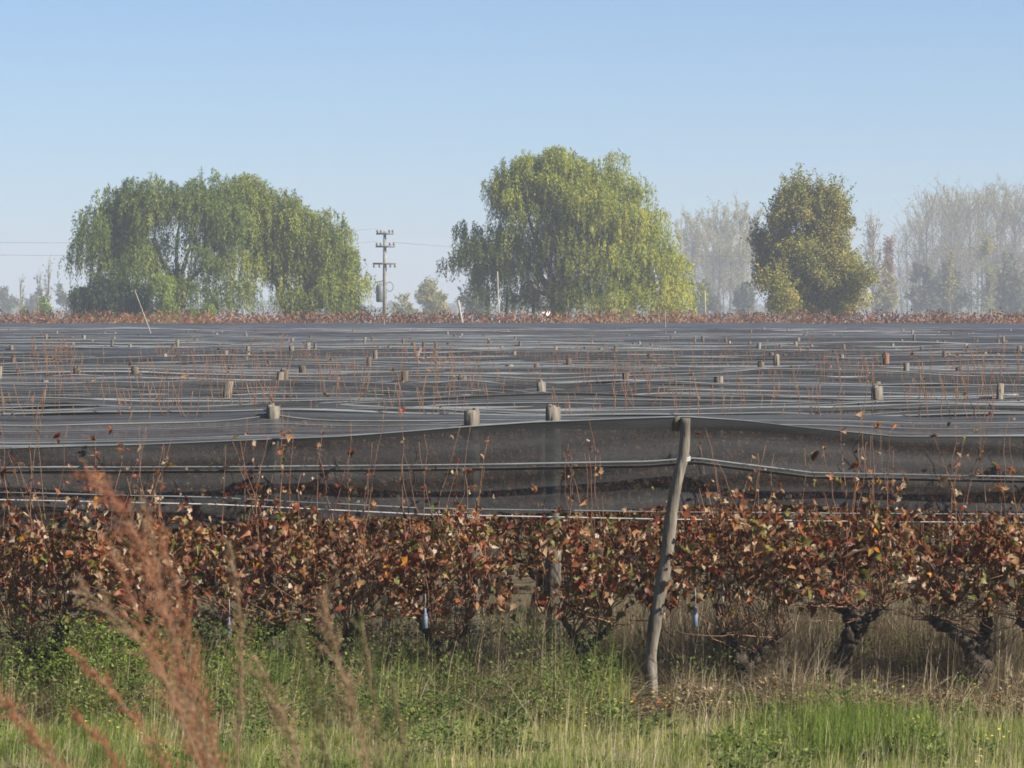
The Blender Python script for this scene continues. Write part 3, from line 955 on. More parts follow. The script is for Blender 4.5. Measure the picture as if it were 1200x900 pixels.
# ------------------------------------------------------------------ tall plume grass near the camera
def plume_grass(pxpath, D, lab, group, material, width, dens=1.0, frac=0.7):
    P = np.array([at(a, b, D) for a, b in pxpath])
    g0 = float(ground_z(D))
    foot = P[-1] + np.array([rng.normal() * 0.03, 0, 0])
    slope = P[-1] - P[-2]
    tl = max(0.1, (P[-1][2] - g0))
    foot = P[-1] + slope / (abs(slope[2]) + 1e-6) * tl * 0.6
    foot[2] = g0 - 0.02
    P = np.vstack([P, foot])[::-1]
    t = np.linspace(0, 1, 40)
    ln = np.concatenate([[0], np.cumsum(np.linalg.norm(np.diff(P, axis=0), axis=1))])
    ln /= ln[-1]
    c = np.stack([np.interp(t, ln, P[:, j]) for j in range(3)], -1)
    for _ in range(4):
        c[1:-1] = (c[:-2] + 2 * c[1:-1] + c[2:]) / 4
    o = c[0].copy()
    root = empty('plume_grass', tuple(o), lab, 'grass stalk', group)
    c = c - o
    m = MB()
    m.tube(c, np.linspace(0.005, 0.0015, 40), 5)
    m.build('stem', M['tanplume'], root)
    # plume: branchlets with spikelets
    start = 1 - frac
    nb = int(190 * dens)
    m = MB()
    for k in range(nb):
        u = start + (1 - start) * rng.random() ** 0.9
        i_ = min(38, int(u * 39))
        b = c[i_] + (c[i_ + 1] - c[i_]) * (u * 39 - i_)
        tan = unit((c[i_ + 1] - c[i_])[None])[0]
        v = (u - start) / (1 - start)
        L = width * (0.35 + 1.1 * math.sin(math.pi * (0.12 + 0.8 * v))) * rng.uniform(0.6, 1.7)
        sidev = unit((rng.normal(size=3))[None])[0]
        sidev -= tan * sidev.dot(tan)
        e = b + tan * L * 1.3 + sidev * L * 1.0 + np.array([0, 0, -0.1 * L])
        mid = b + tan * L * .55 + sidev * L * .5
        pl = np.array([b, mid, e])
        m.tube(pl, [0.0007, 0.0005, 0.0004], 3, cap=False, tint=rng.random())
        ns = 13
        tt_ = np.sort(rng.random(ns)) * .85 + .15
        sp = np.stack([np.interp(tt_, [0, .5, 1], pl[:, j]) for j in range(3)], -1)
        d = tan[None] + rng.normal(size=(ns, 3)) * .5
        m.leaves(sp, d, rng.normal(size=(ns, 3)), rng.uniform(.006, .013, ns), .0028, np.clip(rng.random(ns) * .6 + rng.random() * .4, 0, 1))
    m.build('plume', material, root)
    # a couple of long arching blades
    m = MB()
    for k in range(3):
        b = c[int(4 + k * 4)]
        a = rng.uniform(0, 6.28)
        tt_ = np.linspace(0, 1, 10)
        Ls = rng.uniform(.4, .7)
        q = b[None] + np.stack([np.cos(a) * Ls * .5 * tt_, np.sin(a) * Ls * .3 * tt_, Ls * (tt_ - .7 * tt_ ** 2)], -1)
        s_ = np.array([0.006, 0.002, 0])
        wv = (np.sin(math.pi * np.clip(tt_ * .9 + .1, 0, 1)))[:, None]
        v = np.concatenate([q - s_ * wv, q + s_ * wv])
        m.add(v, [(j, j + 1, 11 + j, 10 + j) for j in range(9)], None, rng.uniform(.3, 1))
    m.build('blade', M['grass'], root)


GP = 'plume grass on the roadside bank'
plume_grass([(98, 556), (128, 572), (152, 610), (172, 655), (190, 705), (206, 770), (232, 850), (250, 905)], 9.2, 'tallest rust-red plume grass, its thick tip nodding left over the net', GP, M['plume'], 0.034, 1.15, 0.54)
plume_grass([(168, 588), (178, 640), (194, 720), (214, 800), (238, 905)], 9.6, 'straight tan plume grass rising close behind the tallest rust-red one', GP, M['tanplume'], 0.026, 1.0, 0.7)
plume_grass([(186, 620), (205, 680), (222, 760), (244, 850), (258, 905)], 9.8, 'reddish tan plume grass just right of the tallest one', GP, M['plume'], 0.026, 0.9, 0.7)
plume_grass([(128, 640), (150, 690), (178, 760), (214, 850), (238, 905)], 9.0, 'short rust plume grass tucked left of the tallest stalk', GP, M['plume'], 0.025, 0.8, 0.65)
plume_grass([(84, 762), (112, 790), (146, 830), (178, 872), (200, 905)], 8.6, 'rust-red plume grass slanting low across the green weeds', GP, M['plume'], 0.02, 0.9, 0.8)
plume_grass([(96, 690), (150, 735), (188, 790), (222, 850), (248, 905)], 9.1, 'dull brown plume grass leaning well to the left below the nodding one', GP, M['tanplume'], 0.03, 1.0, 0.75)
plume_grass([(-14, 800), (20, 840), (52, 880), (75, 905)], 8.2, 'rust plume grass slanting in the lower left corner', GP, M['plume'], 0.026, 1.0, 0.8)
plume_grass([(88, 840), (120, 868), (140, 905)], 8.4, 'lowest rust plume grass tip near the bottom edge', GP, M['plume'], 0.022, 0.7, 0.8)
plume_grass([(270, 640), (280, 700), (284, 790), (276, 905)], 9.4, 'thin faded plume grass standing upright right of the rust ones', GP, M['tanplume'], 0.022, 0.55, 0.6)
plume_grass([(378, 700), (392, 760), (412, 830), (432, 905)], 9.0, 'tan feathery grass leaning left in front of the half hidden vine', GP, M['tanplume'], 0.034, 1.0, 0.85)
plume_grass([(424, 730), (436, 800), (448, 905)], 9.3, 'greenish feathery grass upright beside the tan leaning one', GP, M['olive'], 0.036, 0.9, 0.9)
plume_grass([(350, 742), (366, 800), (384, 905)], 9.6, 'pale olive feathery grass left of the tan leaning one', GP, M['olive'], 0.034, 0.9, 0.9)
plume_grass([(300, 775), (330, 830), (350, 905)], 9.5, 'brown feathery grass low between the rust and the tan plumes', GP, M['tanplume'], 0.036, 0.9, 0.9)
plume_grass([(460, 800), (470, 850), (476, 905)], 9.5, 'low olive feathery grass at the right end of the plumes', GP, M['olive'], 0.03, 0.7, 0.9)


# ------------------------------------------------------------------ trees
def trunk_mb(limbs):
    m = MB()
    for pl, r0, r1 in limbs:
        pl = np.asarray(pl, float)
        n = max(6, len(pl) * 4)
        t = np.linspace(0, 1, n)
        tk = np.linspace(0, 1, len(pl))
        q = np.stack([np.interp(t, tk, pl[:, j]) for j in range(3)], -1)
        for _ in range(2):
            q[1:-1] = (q[:-2] + 2 * q[1:-1] + q[2:]) / 4
        q += 0.04 * rng.normal(size=q.shape) * r0 / 0.3
        m.tube(q, np.linspace(r0, r1, n), 8, wob=0.05)
    return m


def fill_clumps(env, n, rmin, rmax, depth):
    """clump centres inside an envelope of (x, z, rx, rz) ellipses"""
    out = []
    w_ = np.array([e[2] * e[3] for e in env]); w_ = w_ / w_.sum()
    for k in range(n):
        e = env[rng.choice(len(env), p=w_)]
        v = unit(rng.normal(size=3)[None])[0]
        rr = rng.random() ** 0.35
        r = rng.uniform(rmin, rmax)
        out.append((e[0] + v[0] * max(0.1, e[2] - r * .8) * rr, v[1] * (e[2] * depth - r * .6) * rr, e[1] + v[2] * max(0.1, e[3] - r * .7) * rr, r))
    return out


def weeping(name, lab, cx, D, env, nclump, rr, strands, length, zmin, material, limbs, leafL=0.25, leafW=0.075, depth=0.8, extra=None, group=None, tintfun=None, up=0.8):
    root = empty(name, (cx, D, 0), lab, 'tree', group)
    trunk_mb(limbs).build('trunk', M['treebark'], root, smooth=True)
    cl = fill_clumps(env, nclump, rr[0], rr[1], depth) + (extra or [])
    m = MB()
    C, DD, T, ON = [], [], [], []
    for (x, y, z, r) in cl:
        ct = rng.normal() * 0.13
        for s in range(strands):
            v = unit(rng.normal(size=3)[None])[0]
            v[2] = abs(v[2]) * 0.9 - 0.15
            p = np.array([x, y, z]) + v * r * (0.6 + 0.45 * rng.random())
            Ls = rng.uniform(*length) * (0.5 + 0.5 * r / rr[1])
            n_ = int(Ls / 0.09) + 3
            t = np.linspace(0, 1, n_)
            out = np.array([v[0], v[1], 0]) * rng.uniform(.2, .7)
            q = p[None] + out[None] * (t[:, None] ** .6) * Ls * .35 + np.stack([0 * t, 0 * t, Ls * (up * t - (1 + up * .5) * t ** 1.5)], -1)
            q = q[q[:, 2] > zmin + rng.normal() * .3]
            if len(q) < 3: continue
            d = np.gradient(q, axis=0)
            ON.append(np.tile(v + np.array([0, 0, .25]), (len(q), 1))); C.append(q); DD.append(d); T.append(np.full(len(q), ct) + 0.10 * rng.normal())
    O = unit(np.concatenate(ON)); c = np.concatenate(C); d = unit(np.concatenate(DD)); tb = np.concatenate(T)
    n_ = len(c)
    c = c + rng.normal(size=(n_, 3)) * 0.06
    d = d + rng.normal(size=(n_, 3)) * .45
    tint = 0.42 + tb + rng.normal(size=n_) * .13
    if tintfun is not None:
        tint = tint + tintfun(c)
    L = rng.uniform(.7, 1.3, n_) * leafL
    m.leaves(c, d, unit(rng.normal(size=(n_, 3)) * .75 + O), L, leafW * rng.uniform(.7, 1.3, n_), np.clip(tint, 0, 1))
    m.build('crown', material, root)
    print(name, n_)
    return root


def leafy(name, lab, cx, D, env, nclump, rr, per, material, limbs, leafL=0.24, leafW=0.16, depth=0.85, group=None, zmin=0.3, sprig=0.5, bark='treebark', extra=None, tint0=.45):
    root = empty(name, (cx, D, 0), lab, 'tree', group)
    trunk_mb(limbs).build('trunk', M[bark], root, smooth=True)
    cl = fill_clumps(env, nclump, rr[0], rr[1], depth) + (extra or [])
    m = MB()
    C, T, ON = [], [], []
    for (x, y, z, r) in cl:
        v = unit(rng.normal(size=(per, 3)))
        rad = r * rng.random(per)[:, None] ** .45
        p = np.array([x, y, z]) + v * rad * np.array([1, 1, .85])
        C.append(p); ON.append(v)
        T.append(np.full(per, rng.normal() * .13))
        for s in range(int(7 * sprig)):
            v1 = unit((rng.normal(size=3) * .5 + np.array([0, 0, 1.0]))[None])[0]
            k_ = 26
            t = np.linspace(.7, 1.7, k_)[:, None]
            C.append(np.array([x, y, z]) + v1 * r * t * rng.uniform(.8, 1.15) + rng.normal(size=(k_, 3)) * .09)
            T.append(np.full(k_, rng.normal() * .1)); ON.append(np.tile(v1 + [0.0, 0, .2], (k_, 1)))
    c = np.concatenate(C); tb = np.concatenate(T); O = np.concatenate(ON)
    ok = c[:, 2] > zmin
    c, tb, O = c[ok], tb[ok], O[ok]
    n_ = len(c)
    d = rng.normal(size=(n_, 3)) + np.array([0, 0, .1])
    m.leaves(c, d, unit(rng.normal(size=(n_, 3)) * .7 + O), leafL * rng.uniform(.6, 1.3, n_), leafW * rng.uniform(.6, 1.3, n_), np.clip(tint0 + tb + rng.normal(size=n_) * .2, 0, 1))
    m.build('crown', material, root)
    print(name, n_)
    return root


def envpx(cx, D, items):
    """ellipses given as photo boxes (x0, y0, x1, y1) -> local (x, z, rx, rz)"""
    out = []
    for (x0, y0, x1, y1) in items:
        a, b = at(x0, y0, D), at(x1, y1, D)
        out.append(((a[0] + b[0]) / 2 - cx, (a[2] + b[2]) / 2, (b[0] - a[0]) / 2, (a[2] - b[2]) / 2))
    return out


def lp(cx, D, px, py, y=0.0):
    p = at(px, py, D)
    return (p[0] - cx, y, p[2])


def low_px(cx, D, pts, r):
    """extra clumps of a crown, on the side that faces the vineyard"""
    out = []
    for px, py in pts:
        p = at(px, py, D)
        for q in range(2):
            out.append((p[0] - cx + rng.normal() * .4, (-1 if px > 650 or px < 500 else .6) * (abs(rng.normal()) * 2.5 + .5) + 4 * q * rng.random(), p[2] + rng.normal() * .3, r * rng.uniform(.7, 1.15)))
    return out


# centre willow
D = 300.0
cx = at(655, 0, D)[0]
env = envpx(cx, D, [(562, 164, 764, 330), (538, 236, 660, 350), (620, 172, 796, 350), (700, 245, 812, 368), (600, 166, 720, 260), (566, 185, 640, 260)])
limbs = [([(-.3, 0, 0), (-.2, 0, 2.5), (.2, 0, 5)], .75, .55)]
for px, py, dy in [(570, 240, 1), (600, 205, -1), (650, 190, 1.5), (710, 200, -1.5), (760, 250, 1), (590, 290, -2), (780, 300, -1), (680, 240, 3)]:
    q = lp(cx, D, px, py, dy * 1.5)
    limbs.append(([(.1, 0, 3.6 + rng.random()), (q[0] * .4, dy * .6, q[2] * .58), (q[0] * .8, q[1] * .8, q[2] * .86)], .34, .05))
for px, z1 in [(590, 4.5), (622, 5.5), (700, 5)]:
    limbs.append(([(at(px, 0, D)[0] - cx, 1.0, 0), (at(px, 0, D)[0] - cx + .3, 1.0, z1)], .16, .1))
weeping('willow_tree', 'tallest broad willow in the middle, sunlit yellow-green on its right flank', cx, D, env, 220, (0.7, 2.2), 30, (1.2, 3.0), 1.8, M['willow'], limbs,
        extra=low_px(cx, D, [(700, 300), (725, 315), (745, 300), (770, 305), (790, 315), (735, 340), (760, 345), (785, 345), (800, 335), (712, 348), (690, 330), (668, 345), (775, 358), (745, 360), (720, 360), (800, 355), (560, 300), (548, 275), (545, 310), (575, 325), (600, 335), (572, 345), (628, 340), (652, 338), (615, 352), (640, 305), (662, 318), (680, 306), (662, 352), (690, 350), (676, 335)], 1.5),
        tintfun=lambda c: 0.05 * np.clip(c[:, 0] / 5, -1, 1.5) - .02, depth=.75)  # sunlit right flank put into the leaf tint, yellower to the right

# left pair of willows, the shrub below and the lime sapling
cx = at(200, 0, D)[0]
env = envpx(cx, D, [(130, 196, 230, 290), (94, 218, 170, 320), (190, 194, 300, 330), (110, 212, 180, 270)])
limbs = [([(1.2, 0, 0), (.9, 0, 3), (.4, 0, 5)], .7, .5), ([(.4, 0, 4.6), lp(cx, D, 165, 300), lp(cx, D, 130, 300), lp(cx, D, 115, 318)], .35, .12)]
for px, py in [(140, 240), (175, 230), (215, 215), (250, 222), (115, 260), (285, 250)]:
    q = lp(cx, D, px, py, rng.normal() * 2)
    limbs.append(([(.5, 0, 4.4), (q[0] * .45, q[1] * .5, q[2] * .62), (q[0] * .8, q[1] * .8, q[2] * .84)], .2, .04))
weeping('willow_tree', 'dark weeping willow at left, sky showing under its arched bough', cx, D, env, 84, (0.8, 1.7), 24, (1.6, 4.2), 3.0, M['willowdark'], limbs, depth=.8,
        extra=low_px(cx, D, [(235, 300), (255, 320), (280, 310), (270, 340), (215, 290), (240, 340), (222, 325), (258, 352), (286, 345), (205, 335), (104, 290), (112, 275), (100, 305), (150, 318), (150, 258), (165, 275), (140, 290), (172, 298), (128, 268), (158, 240), (165, 302), (150, 308), (182, 310), (160, 322), (178, 288)], 1.3))
cx = at(355, 0, D + 3)[0]
env = envpx(cx, D, [(270, 212, 360, 350), (320, 240, 420, 360), (345, 275, 426, 368), (240, 200, 330, 300), (290, 218, 380, 320)])
limbs = [([(-.8, 0, 0), (-.9, 0, 2.6), (-.6, 0, 4)], .55, .4), ([(-.8, 0, 1), (.4, .5, 4), (1.2, .5, 7)], .3, .12), ([(-.8, 0, 1.5), (-2, .3, 5), (-2.8, .3, 8)], .3, .1)]
for px, py in [(300, 240), (340, 260), (380, 285), (410, 320), (270, 250)]:
    q = lp(cx, D, px, py, rng.normal() * 2)
    limbs.append(([(-.6, 0, 3.6), (q[0] * .5, q[1] * .5, q[2] * .58), (q[0] * .8, q[1] * .8, q[2] * .82)], .24, .04))
weeping('willow_tree', 'lighter willow leaning right beside the utility pole, overlapping the dark one', cx, D + 3, env, 190, (0.6, 1.9), 30, (1.2, 3.0), 1.8, M['willow'], limbs, depth=.8,
        extra=low_px(cx, D, [(340, 330), (360, 345), (385, 335), (405, 345), (415, 355), (395, 358), (370, 360), (350, 355), (418, 330), (330, 350)], 1.3), tintfun=lambda c: -.13 + 0 * c[:, 0])
cx = at(132, 0, D - 4)[0]
env = envpx(cx, D - 4, [(82, 320, 150, 385), (108, 324, 190, 388)])
weeping('willow_bush', 'low dark rounded willow bush under the arched bough at left', cx, D - 4, env, 75, (.6, 1.1), 34, (.8, 1.8), 1.0, M['shrub'], [([(0, 0, 0), (.1, 0, 2.4)], .2, .08)], depth=.7)
cx = at(192, 0, D - 6)[0]
env = envpx(cx, D - 6, [(170, 315, 214, 350), (186, 335, 206, 378)])
weeping('willow_sapling', 'bright lime young willow hanging in front of the dark willow', cx, D - 6, env, 15, (.4, .8), 26, (.8, 2.0), 1.0, M['lime'], [([(0, 0, 0), (.1, 0, 3), (0, 0, 5.5)], .12, .03)], depth=.7)
for px, lab in [(225, 'small lime willow shoot at the foot of the dark willow, right of the young one'), (245, 'second small lime willow shoot farther right of the young willow')]:
    cx = at(px, 0, D - 6)[0]
    env = envpx(cx, D - 6, [(px - 9, 355, px + 9, 380)])
    weeping('willow_sapling', lab, cx, D - 6, env, 5, (.35, .6), 26, (.6, 1.2), 1.0, M['lime'], [([(0, 0, 0), (.05, 0, 2.6)], .08, .03)], depth=.7)

# round tree on the right
D = 310.0
cx = at(945, 0, D)[0]
env = envpx(cx, D, [(886, 230, 1003, 340), (868, 245, 960, 355), (930, 240, 1022, 365), (888, 204, 992, 300), (892, 290, 1020, 370), (886, 212, 960, 280), (940, 212, 1006, 290), (876, 270, 1024, 365)])
limbs = [([(0, 0, 0), (.1, 0, 3)], .5, .4)]
for px, py in [(910, 225), (940, 212), (975, 225), (890, 275), (1005, 290), (950, 250), (925, 290)]:
    q = lp(cx, D, px, py, rng.normal() * 1.5)
    limbs.append(([(.1, 0, 2.4), (q[0] * .45, q[1] * .5, q[2] * .5), (q[0] * .75, q[1] * .75, q[2] * .78)], .22, .04))
leafy('round_tree', 'dense round dark green tree, yellowing right side, right of the tallest willow', cx, D, env, 120, (.8, 1.5), 820, M['poplar'], limbs, sprig=1.3, tint0=.53, zmin=.8, leafL=.19, leafW=.13,
      extra=low_px(cx, D, [(910, 350), (940, 355), (970, 355), (1000, 345), (1008, 325), (925, 362), (985, 362), (905, 360), (1003, 358), (900, 335)], 1.2))


# bare poplars far behind
def bare_poplar(h, lean, nb, leafn, seedtint, spread=1.0, bark='twig', leafmat='sparse', lab=None, group=None, loc=(0, 0, 0), name='bare_poplar'):
    root = empty(name, loc, lab, 'tree', group)
    m = MB()
    m.tube([(0, 0, 0), (lean * .3, 0, h * .35), (lean * .8, 0, h * .7), (lean, 0, h)], np.array([.3, .24, .14, .04]) * min(1, h / 26), 7)
    m.build('trunk', M[bark], root, smooth=True)
    m = MB()
    C = []
    for k in range(nb):
        z0 = h * rng.uniform(.12, .9)
        a = rng.uniform(0, 6.28)
        L = h * rng.uniform(.16, .36) * (1.1 - .55 * z0 / h)
        x0 = lean * z0 / h
        d = np.array([math.cos(a) * .42 * spread, math.sin(a) * .42 * spread, 1.0])
        e = np.array([x0, 0, z0]) + d * L
        mid = np.array([x0, 0, z0]) + d * L * .5 + np.array([math.cos(a), math.sin(a), 0]) * L * .08
        m.tube([(x0, 0, z0), mid, e], np.array([.085, .06, .03]) * min(1, h / 22), 4, cap=False)
        for s in range(7):
            t = rng.uniform(.25, 1)
            b = np.array([x0, 0, z0]) * (1 - t) + e * t
            e2 = b + (d * .8 + rng.normal(size=3) * .45) * L * rng.uniform(.15, .4)
            m.tube([b, e2], np.array([.04, .02]) * min(1, h / 18), 3, cap=False)
            if leafn:
                k_ = rng.poisson(leafn)
                if k_:
                    C.append(b[None] + (e2 - b)[None] * rng.random((k_, 1)) + rng.normal(size=(k_, 3)) * .25)
    m.build('twig', M['twig'], root)
    if C:
        c = np.concatenate(C); n_ = len(c)
        m = MB()
        hfac = np.clip(1 - c[:, 2] / h, 0, 1)
        m.leaves(c, rng.normal(size=(n_, 3)), rng.normal(size=(n_, 3)), .45, .30, np.clip(seedtint + rng.normal(size=n_) * .2, 0, 1))
        m.build('crown', M[leafmat], root)
    return root


DB = 1000.0
PB = 'bare hazy poplars beyond the vineyard'
sc = F / DB
def place(protoset, px, top, D, lab, grp, rz=None):
    p = at(px, top, D)
    o = protoset[rng.integers(len(protoset))]
    h0 = o['hh']
    s = p[2] / h0
    return copy_thing(o, (p[0], D + rng.normal() * 6, 0), rng.uniform(0, 6.28), (s * rng.uniform(.9, 1.1), s, s), lab, grp)

lab_r = 'tall bare grey poplar in the hazy grove at the right edge'
lab_m = 'hazy poplar with sparse yellow leaves between the tallest willow and the round tree'
pr = []
px0 = [(1085, 232), (1122, 226), (1150, 222), (1178, 226)]
for k, (px, top) in enumerate(px0):
    p = at(px, top, DB)
    o = bare_poplar(p[2], rng.normal() * .8, 46, 3.6, .5, 1.35, lab=lab_r, group=PB, loc=(p[0], DB, 0))
    o['hh'] = float(p[2])
    pr.append(o)
for px, top in [(1066, 262), (1100, 244), (1112, 222), (1136, 236), (1166, 232), (1192, 222), (1206, 226), (1222, 230), (1056, 285), (1140, 224), (1185, 240), (1240, 226)]:
    place(pr, px, top, DB + rng.uniform(-20, 40), lab_r, PB)
pm = []
for k, (px, top) in enumerate([(812, 250), (842, 244), (866, 242)]):
    p = at(px, top, DB)
    o = bare_poplar(p[2], rng.normal() * .8, 36, 9.0, .55, 1.0, lab=lab_m, group='yellowing hazy poplars behind the willow', loc=(p[0], DB, 0))
    o['hh'] = float(p[2])
    pm.append(o)
for px, top in [(800, 262), (826, 258), (852, 250), (880, 246), (836, 270)]:
    place(pm, px, top, DB + rng.uniform(0, 40), lab_m, 'yellowing hazy poplars behind the willow')
p = at(1040, 285, 760)
bare_poplar(p[2], .3, 60, 5.0, .5, .45, leafmat='rust', lab='slender rust-orange poplar in the gap right of the round tree', loc=(p[0], 760, 0), name='poplar')
p = at(1022, 262, 800)
bare_poplar(p[2], .3, 50, 2.0, .6, .7, lab='pale sparse poplar half hidden by the right side of the round tree', loc=(p[0], 800, 0), name='poplar')
p = at(1113, 300, 690)
bare_poplar(p[2], .1, 16, 2.5, .6, .6, bark='palebark', lab='thin pale-trunked tree in front of the right-hand grove', loc=(p[0], 690, 0), name='pale_tree')

# leafy growth below the poplars and along the horizon
def quick_tree(lab, px0, py0, px1, D, material, name='leafy_tree', ncl=16, per=260, L=.42, grp=None, rr=None):
    cx = at((px0 + px1) / 2, 0, D)[0]
    w_ = (px1 - px0) / F * D
    top = at(0, py0, D)[2]
    env = [(-.12 * w_, top * .5, w_ * .36, top * .44), (.16 * w_, top * .42, w_ * .34, top * .40), (0, top * .62, w_ * .3, top * .38)]
    r_ = rr or (w_ * .11, w_ * .2)
    return leafy(name, lab, cx, D, env, ncl, r_, per, M[material], [([(0, 0, 0), (.2, 0, top * .45), (0, 0, top * .8)], w_ * .025, .06)], leafL=L, leafW=L * .62, sprig=.8, group=grp, zmin=.5)

for px, top in [(1072, 240), (1090, 228), (1106, 232), (1128, 230), (1146, 234), (1172, 228), (1190, 232), (1080, 252), (1116, 240), (1158, 226)]:
    place(pr, px, top, DB + rng.uniform(30, 120), lab_r, PB)
for px, top in [(808, 256), (832, 250), (858, 256), (874, 250), (848, 262)]:
    place(pm, px, top, DB + rng.uniform(40, 100), lab_m, 'yellowing hazy poplars behind the willow')
quick_tree('wide grey-green thicket filling the foot of the grove, left half', 1060, 322, 1150, 820, 'blue', L=.55, ncl=26, rr=(2.0, 3.4))
quick_tree('wide olive thicket filling the foot of the grove, right half', 1130, 318, 1230, 830, 'olive', L=.55, ncl=26, rr=(2.0, 3.4))
quick_tree('olive green tree under the bare poplars, left end of the grove', 1062, 300, 1108, 760, 'olive', L=.5)
quick_tree('dark leafy tree under the bare poplars, centre of the grove', 1092, 308, 1138, 740, 'blue', L=.5)
quick_tree('yellow-tinged leafy tree under the bare poplars, with orange top', 1132, 276, 1184, 790, 'sparse', ncl=12, per=160, L=.5)
quick_tree('olive tree at the right edge under the bare poplars', 1150, 306, 1212, 740, 'olive', L=.5)
quick_tree('low leafy tree behind the yellowing poplars', 806, 325, 850, 760, 'olive', L=.5)
quick_tree('grey-green low tree left of the round tree', 846, 322, 900, 740, 'blue', L=.5)
quick_tree('small brownish tree right of the round tree', 1016, 318, 1062, 730, 'sparse', L=.5, per=150)
quick_tree('small pale yellow-green tree between the utility pole and the tallest willow', 478, 322, 528, 640, 'sparse', L=.42)
quick_tree('grey-blue tree peeking out left of the tallest willow', 530, 312, 582, 560, 'blue', L=.42)
quick_tree('low pale shrub right of the utility pole', 456, 350, 492, 600, 'sparse', L=.4, ncl=9, per=120)
quick_tree('yellow-green shrub in the far left gap, beside bare stems', 18, 350, 38, 420, 'lime', name='shrub', L=.3, ncl=8, per=110)
quick_tree('wider yellow-green shrub left of the dark willow bush', 40, 348, 72, 420, 'lime', name='shrub', L=.3, ncl=9, per=110)
quick_tree('bluish tree at the left edge of the photo', -16, 338, 22, 900, 'blue', L=.6, ncl=12)
quick_tree('low bluish tree between the left shrubs', 22, 342, 62, 950, 'blue', L=.6, ncl=12)
quick_tree('grey hazy tree just left of the dark willow bush', 58, 330, 96, 850, 'blue', L=.55, ncl=10, per=150)
for px, top, lab in [(26, 324, 'bare thin tree above the leftmost shrub'), (46, 322, 'bare thin tree, left one of two above the wider shrub'), (56, 308, 'tallest bare thin tree above the wider shrub at left')]:
    p = at(px, top, 560)
    bare_poplar(p[2], rng.normal() * .4, 18, 0.2, .5, .5, lab=lab, loc=(p[0], 560, 0), name='bare_tree')

# the wood along the foot of the valley, one hazy mass
n = 60000
x = rng.uniform(-330, 330, n)
top = 6.5 + 2.2 * np.sin(x * .05 + 1) + 2.0 * np.sin(x * .21) + 1.2 * np.sin(x * .63 + 2)
m = MB()
m.leaves(np.stack([x, 1600 + rng.normal(size=n) * 12, top * rng.random(n) ** .7], -1), rng.normal(size=(n, 3)), unit(rng.normal(size=(n, 3)) + np.array([0, 0, .4])), rng.uniform(.6, 1.4, n), .8, rng.random(n))
tag(m.build('far_woods', M['blue']), kind='stuff')

# uncovered red vines along the far edge
n = 42000
y = rng.uniform(NETEND + 6, 292, n)
yrow = np.round(y / 3.0) * 3.0 + rng.normal(size=n) * .25
x = rng.uniform(-1, 1, n) * (0.15 * yrow + 8)
hh = 2.6 + 0.2 * np.sin(x * .35) * np.sin(yrow) + 0.25 * np.sin(x * 1.7 + yrow)
z = hh * rng.random(n) ** .5 + np.abs(rng.normal(size=n)) * .22
m = MB()
m.leaves(np.stack([x, yrow, z], -1), rng.normal(size=(n, 3)) + np.array([0, 0, .8]), rng.normal(size=(n, 3)), rng.uniform(.18, .4, n), .13, np.clip(rng.normal(size=n) * .22 + .42 + .2 * np.sin(x * .2), 0, 1))
tag(m.build('far_vines', M['farvine']), kind='stuff')

# ------------------------------------------------------------------ utility pole, wires, far posts, shed
DU = 340.0
p = at(451, 271, DU)
root = empty('utility_pole', (p[0], DU, 0), 'tall utility pole with three crossarms and a transformer, right of the left willows', 'utility pole')
H = p[2]
m = MB(); m.tube([(0, 0, 0), (0, 0, H * .5), (0, 0, H)], [.23, .19, .13], 10); m.build('pole', M['concrete'], root, smooth=True)
uz = lambda py: at(0, py, DU)[2]
for py, a, b in [(274, -.75, .8), (289, -.8, .9), (309, -1.05, 1.0)]:
    z = uz(py)
    m = MB(); m.box(a, b, -.30, -.14, z - .08, z + .08)
    arm = m.build('crossarm', M['metal'], root)
    for q in (a + .1, a * .45, b * .5, b - .1):
        m = MB()
        sgn = 1 if py < 300 else -1
        m.tube([(q, -.22, z + sgn * .08), (q, -.22, z + sgn * .16), (q, -.22, z + sgn * .28), (q, -.22, z + sgn * .36)], [.04, .10, .09, .05], 8)
        m.build('insulator', M['insulator'], arm)
z0, z1 = uz(354), uz(334)
m = MB(); m.tube([(-.45, -.05, z0), (-.45, -.05, z0 + .1), (-.45, -.05, z1 - .1), (-.45, -.05, z1)], [.26, .33, .33, .22], 12)
tr = m.build('transformer', M['metal'], root, smooth=True)
for q in (-.6, -.45, -.3):
    m = MB(); m.tube([(q, -.05, z1), (q - .05, -.05, z1 + .3)], [.05, .03], 6); m.build('bushing', M['insulator'], tr)
m = MB(); m.tube([(-.1, -.05, uz(329)), (-.9, -.05, uz(331))], .05, 6); m.build('bracket', M['metal'], root)
th = np.linspace(0, 6.283, 18)
m = MB(); m.tube(np.stack([.42 + .33 * np.cos(th), 0 * th - .1, uz(336) + .42 * np.sin(th)], -1), .035, 5, cap=False); m.build('cable_coil', M['metal'], root)
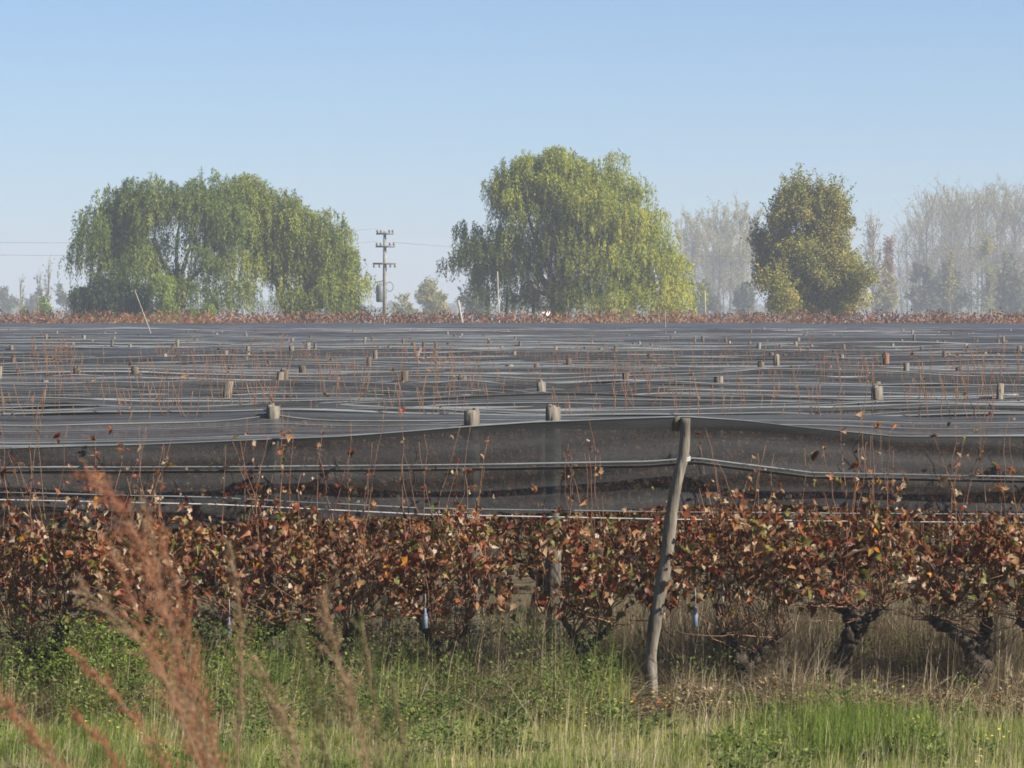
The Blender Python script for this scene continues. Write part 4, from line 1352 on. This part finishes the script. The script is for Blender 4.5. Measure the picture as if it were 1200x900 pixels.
for k, (py, dx, lab) in enumerate([(272, -.65, 'topmost power line running left from the utility pole behind the willows'), (288, .7, 'power line running right from the second crossarm of the utility pole'),
                                   (287, -.7, 'power line running left from the second crossarm of the utility pole')]):
    sgn = -1 if 'left' in lab.split('running')[1][:6] else 1
    z = uz(py) + .3
    t = np.linspace(0, 1, 20)
    m = MB(); m.tube(np.stack([p[0] + dx + sgn * 60 * t, DU - .22 + 14 * t, z - 1.6 * 4 * t * (1 - t) * .8 + .3 * t], -1), .011, 4)
    tag(m.build('power_line', M['metal']), lab, 'power line', 'power lines')
for (xa, ya, xb, yb, D, r, lab, mt) in [(541, 375, 537, 352, 255, .10, 'pale leaning stump-like post at the far edge of the net, left of the tallest willow', 'palebark'),
                                    (585, 384, 583, 318, 262, .055, 'thin white post standing in front of the tallest willow', 'palebark'),
                                    (178, 394, 158, 340, 150, .02, 'thin pale pole leaning left, in front of the dark willow bush', 'palebark'),
                                    (780, 392, 779, 362, 200, .04, 'thin grey pole below the right flank of the tallest willow', 'post'),
                                    (827, 386, 826, 340, 290, .06, 'thin white post in front of the yellowing poplars', 'palebark'),
                                    (450, 384, 450, 374, 240, .05, 'short stub post at the foot of the utility pole', 'post')]:
    a, b = at(xa, ya, D), at(xb, yb, D)
    dx = (b[0] - a[0]) / (b[2] - a[2])
    m = MB(); m.tube([(-a[2] * dx, 0, 0), (0, 0, a[2]), (b[0] - a[0], 0, b[2])], [r * 1.1, r, r * .8], 7, wob=.04)
    tag(m.build('far_post', M[mt], smooth=True, loc=(a[0], D, 0)), lab, 'post')

# small white shed behind the tallest willow
DS = 330.0
cx = at(640, 0, DS)[0]
root = empty('white_shed', (cx, DS, 0), 'small white shed glimpsed under the tallest willow', 'shed')
m = MB(); m.box(-1.1, 1.1, -1.2, 1.2, 0, 3.6); m.build('wall', M['white'], root)
m = MB(); m.add([(-1.3, -1.4, 3.6), (1.3, -1.4, 3.6), (1.3, 1.4, 3.9), (-1.3, 1.4, 3.9), (-1.3, -1.4, 3.72), (1.3, -1.4, 3.72), (1.3, 1.4, 4.02), (-1.3, 1.4, 4.02)],
               [(0, 3, 2, 1), (4, 5, 6, 7), (0, 1, 5, 4), (1, 2, 6, 5), (2, 3, 7, 6), (3, 0, 4, 7)]); m.build('roof', M['roof'], root)
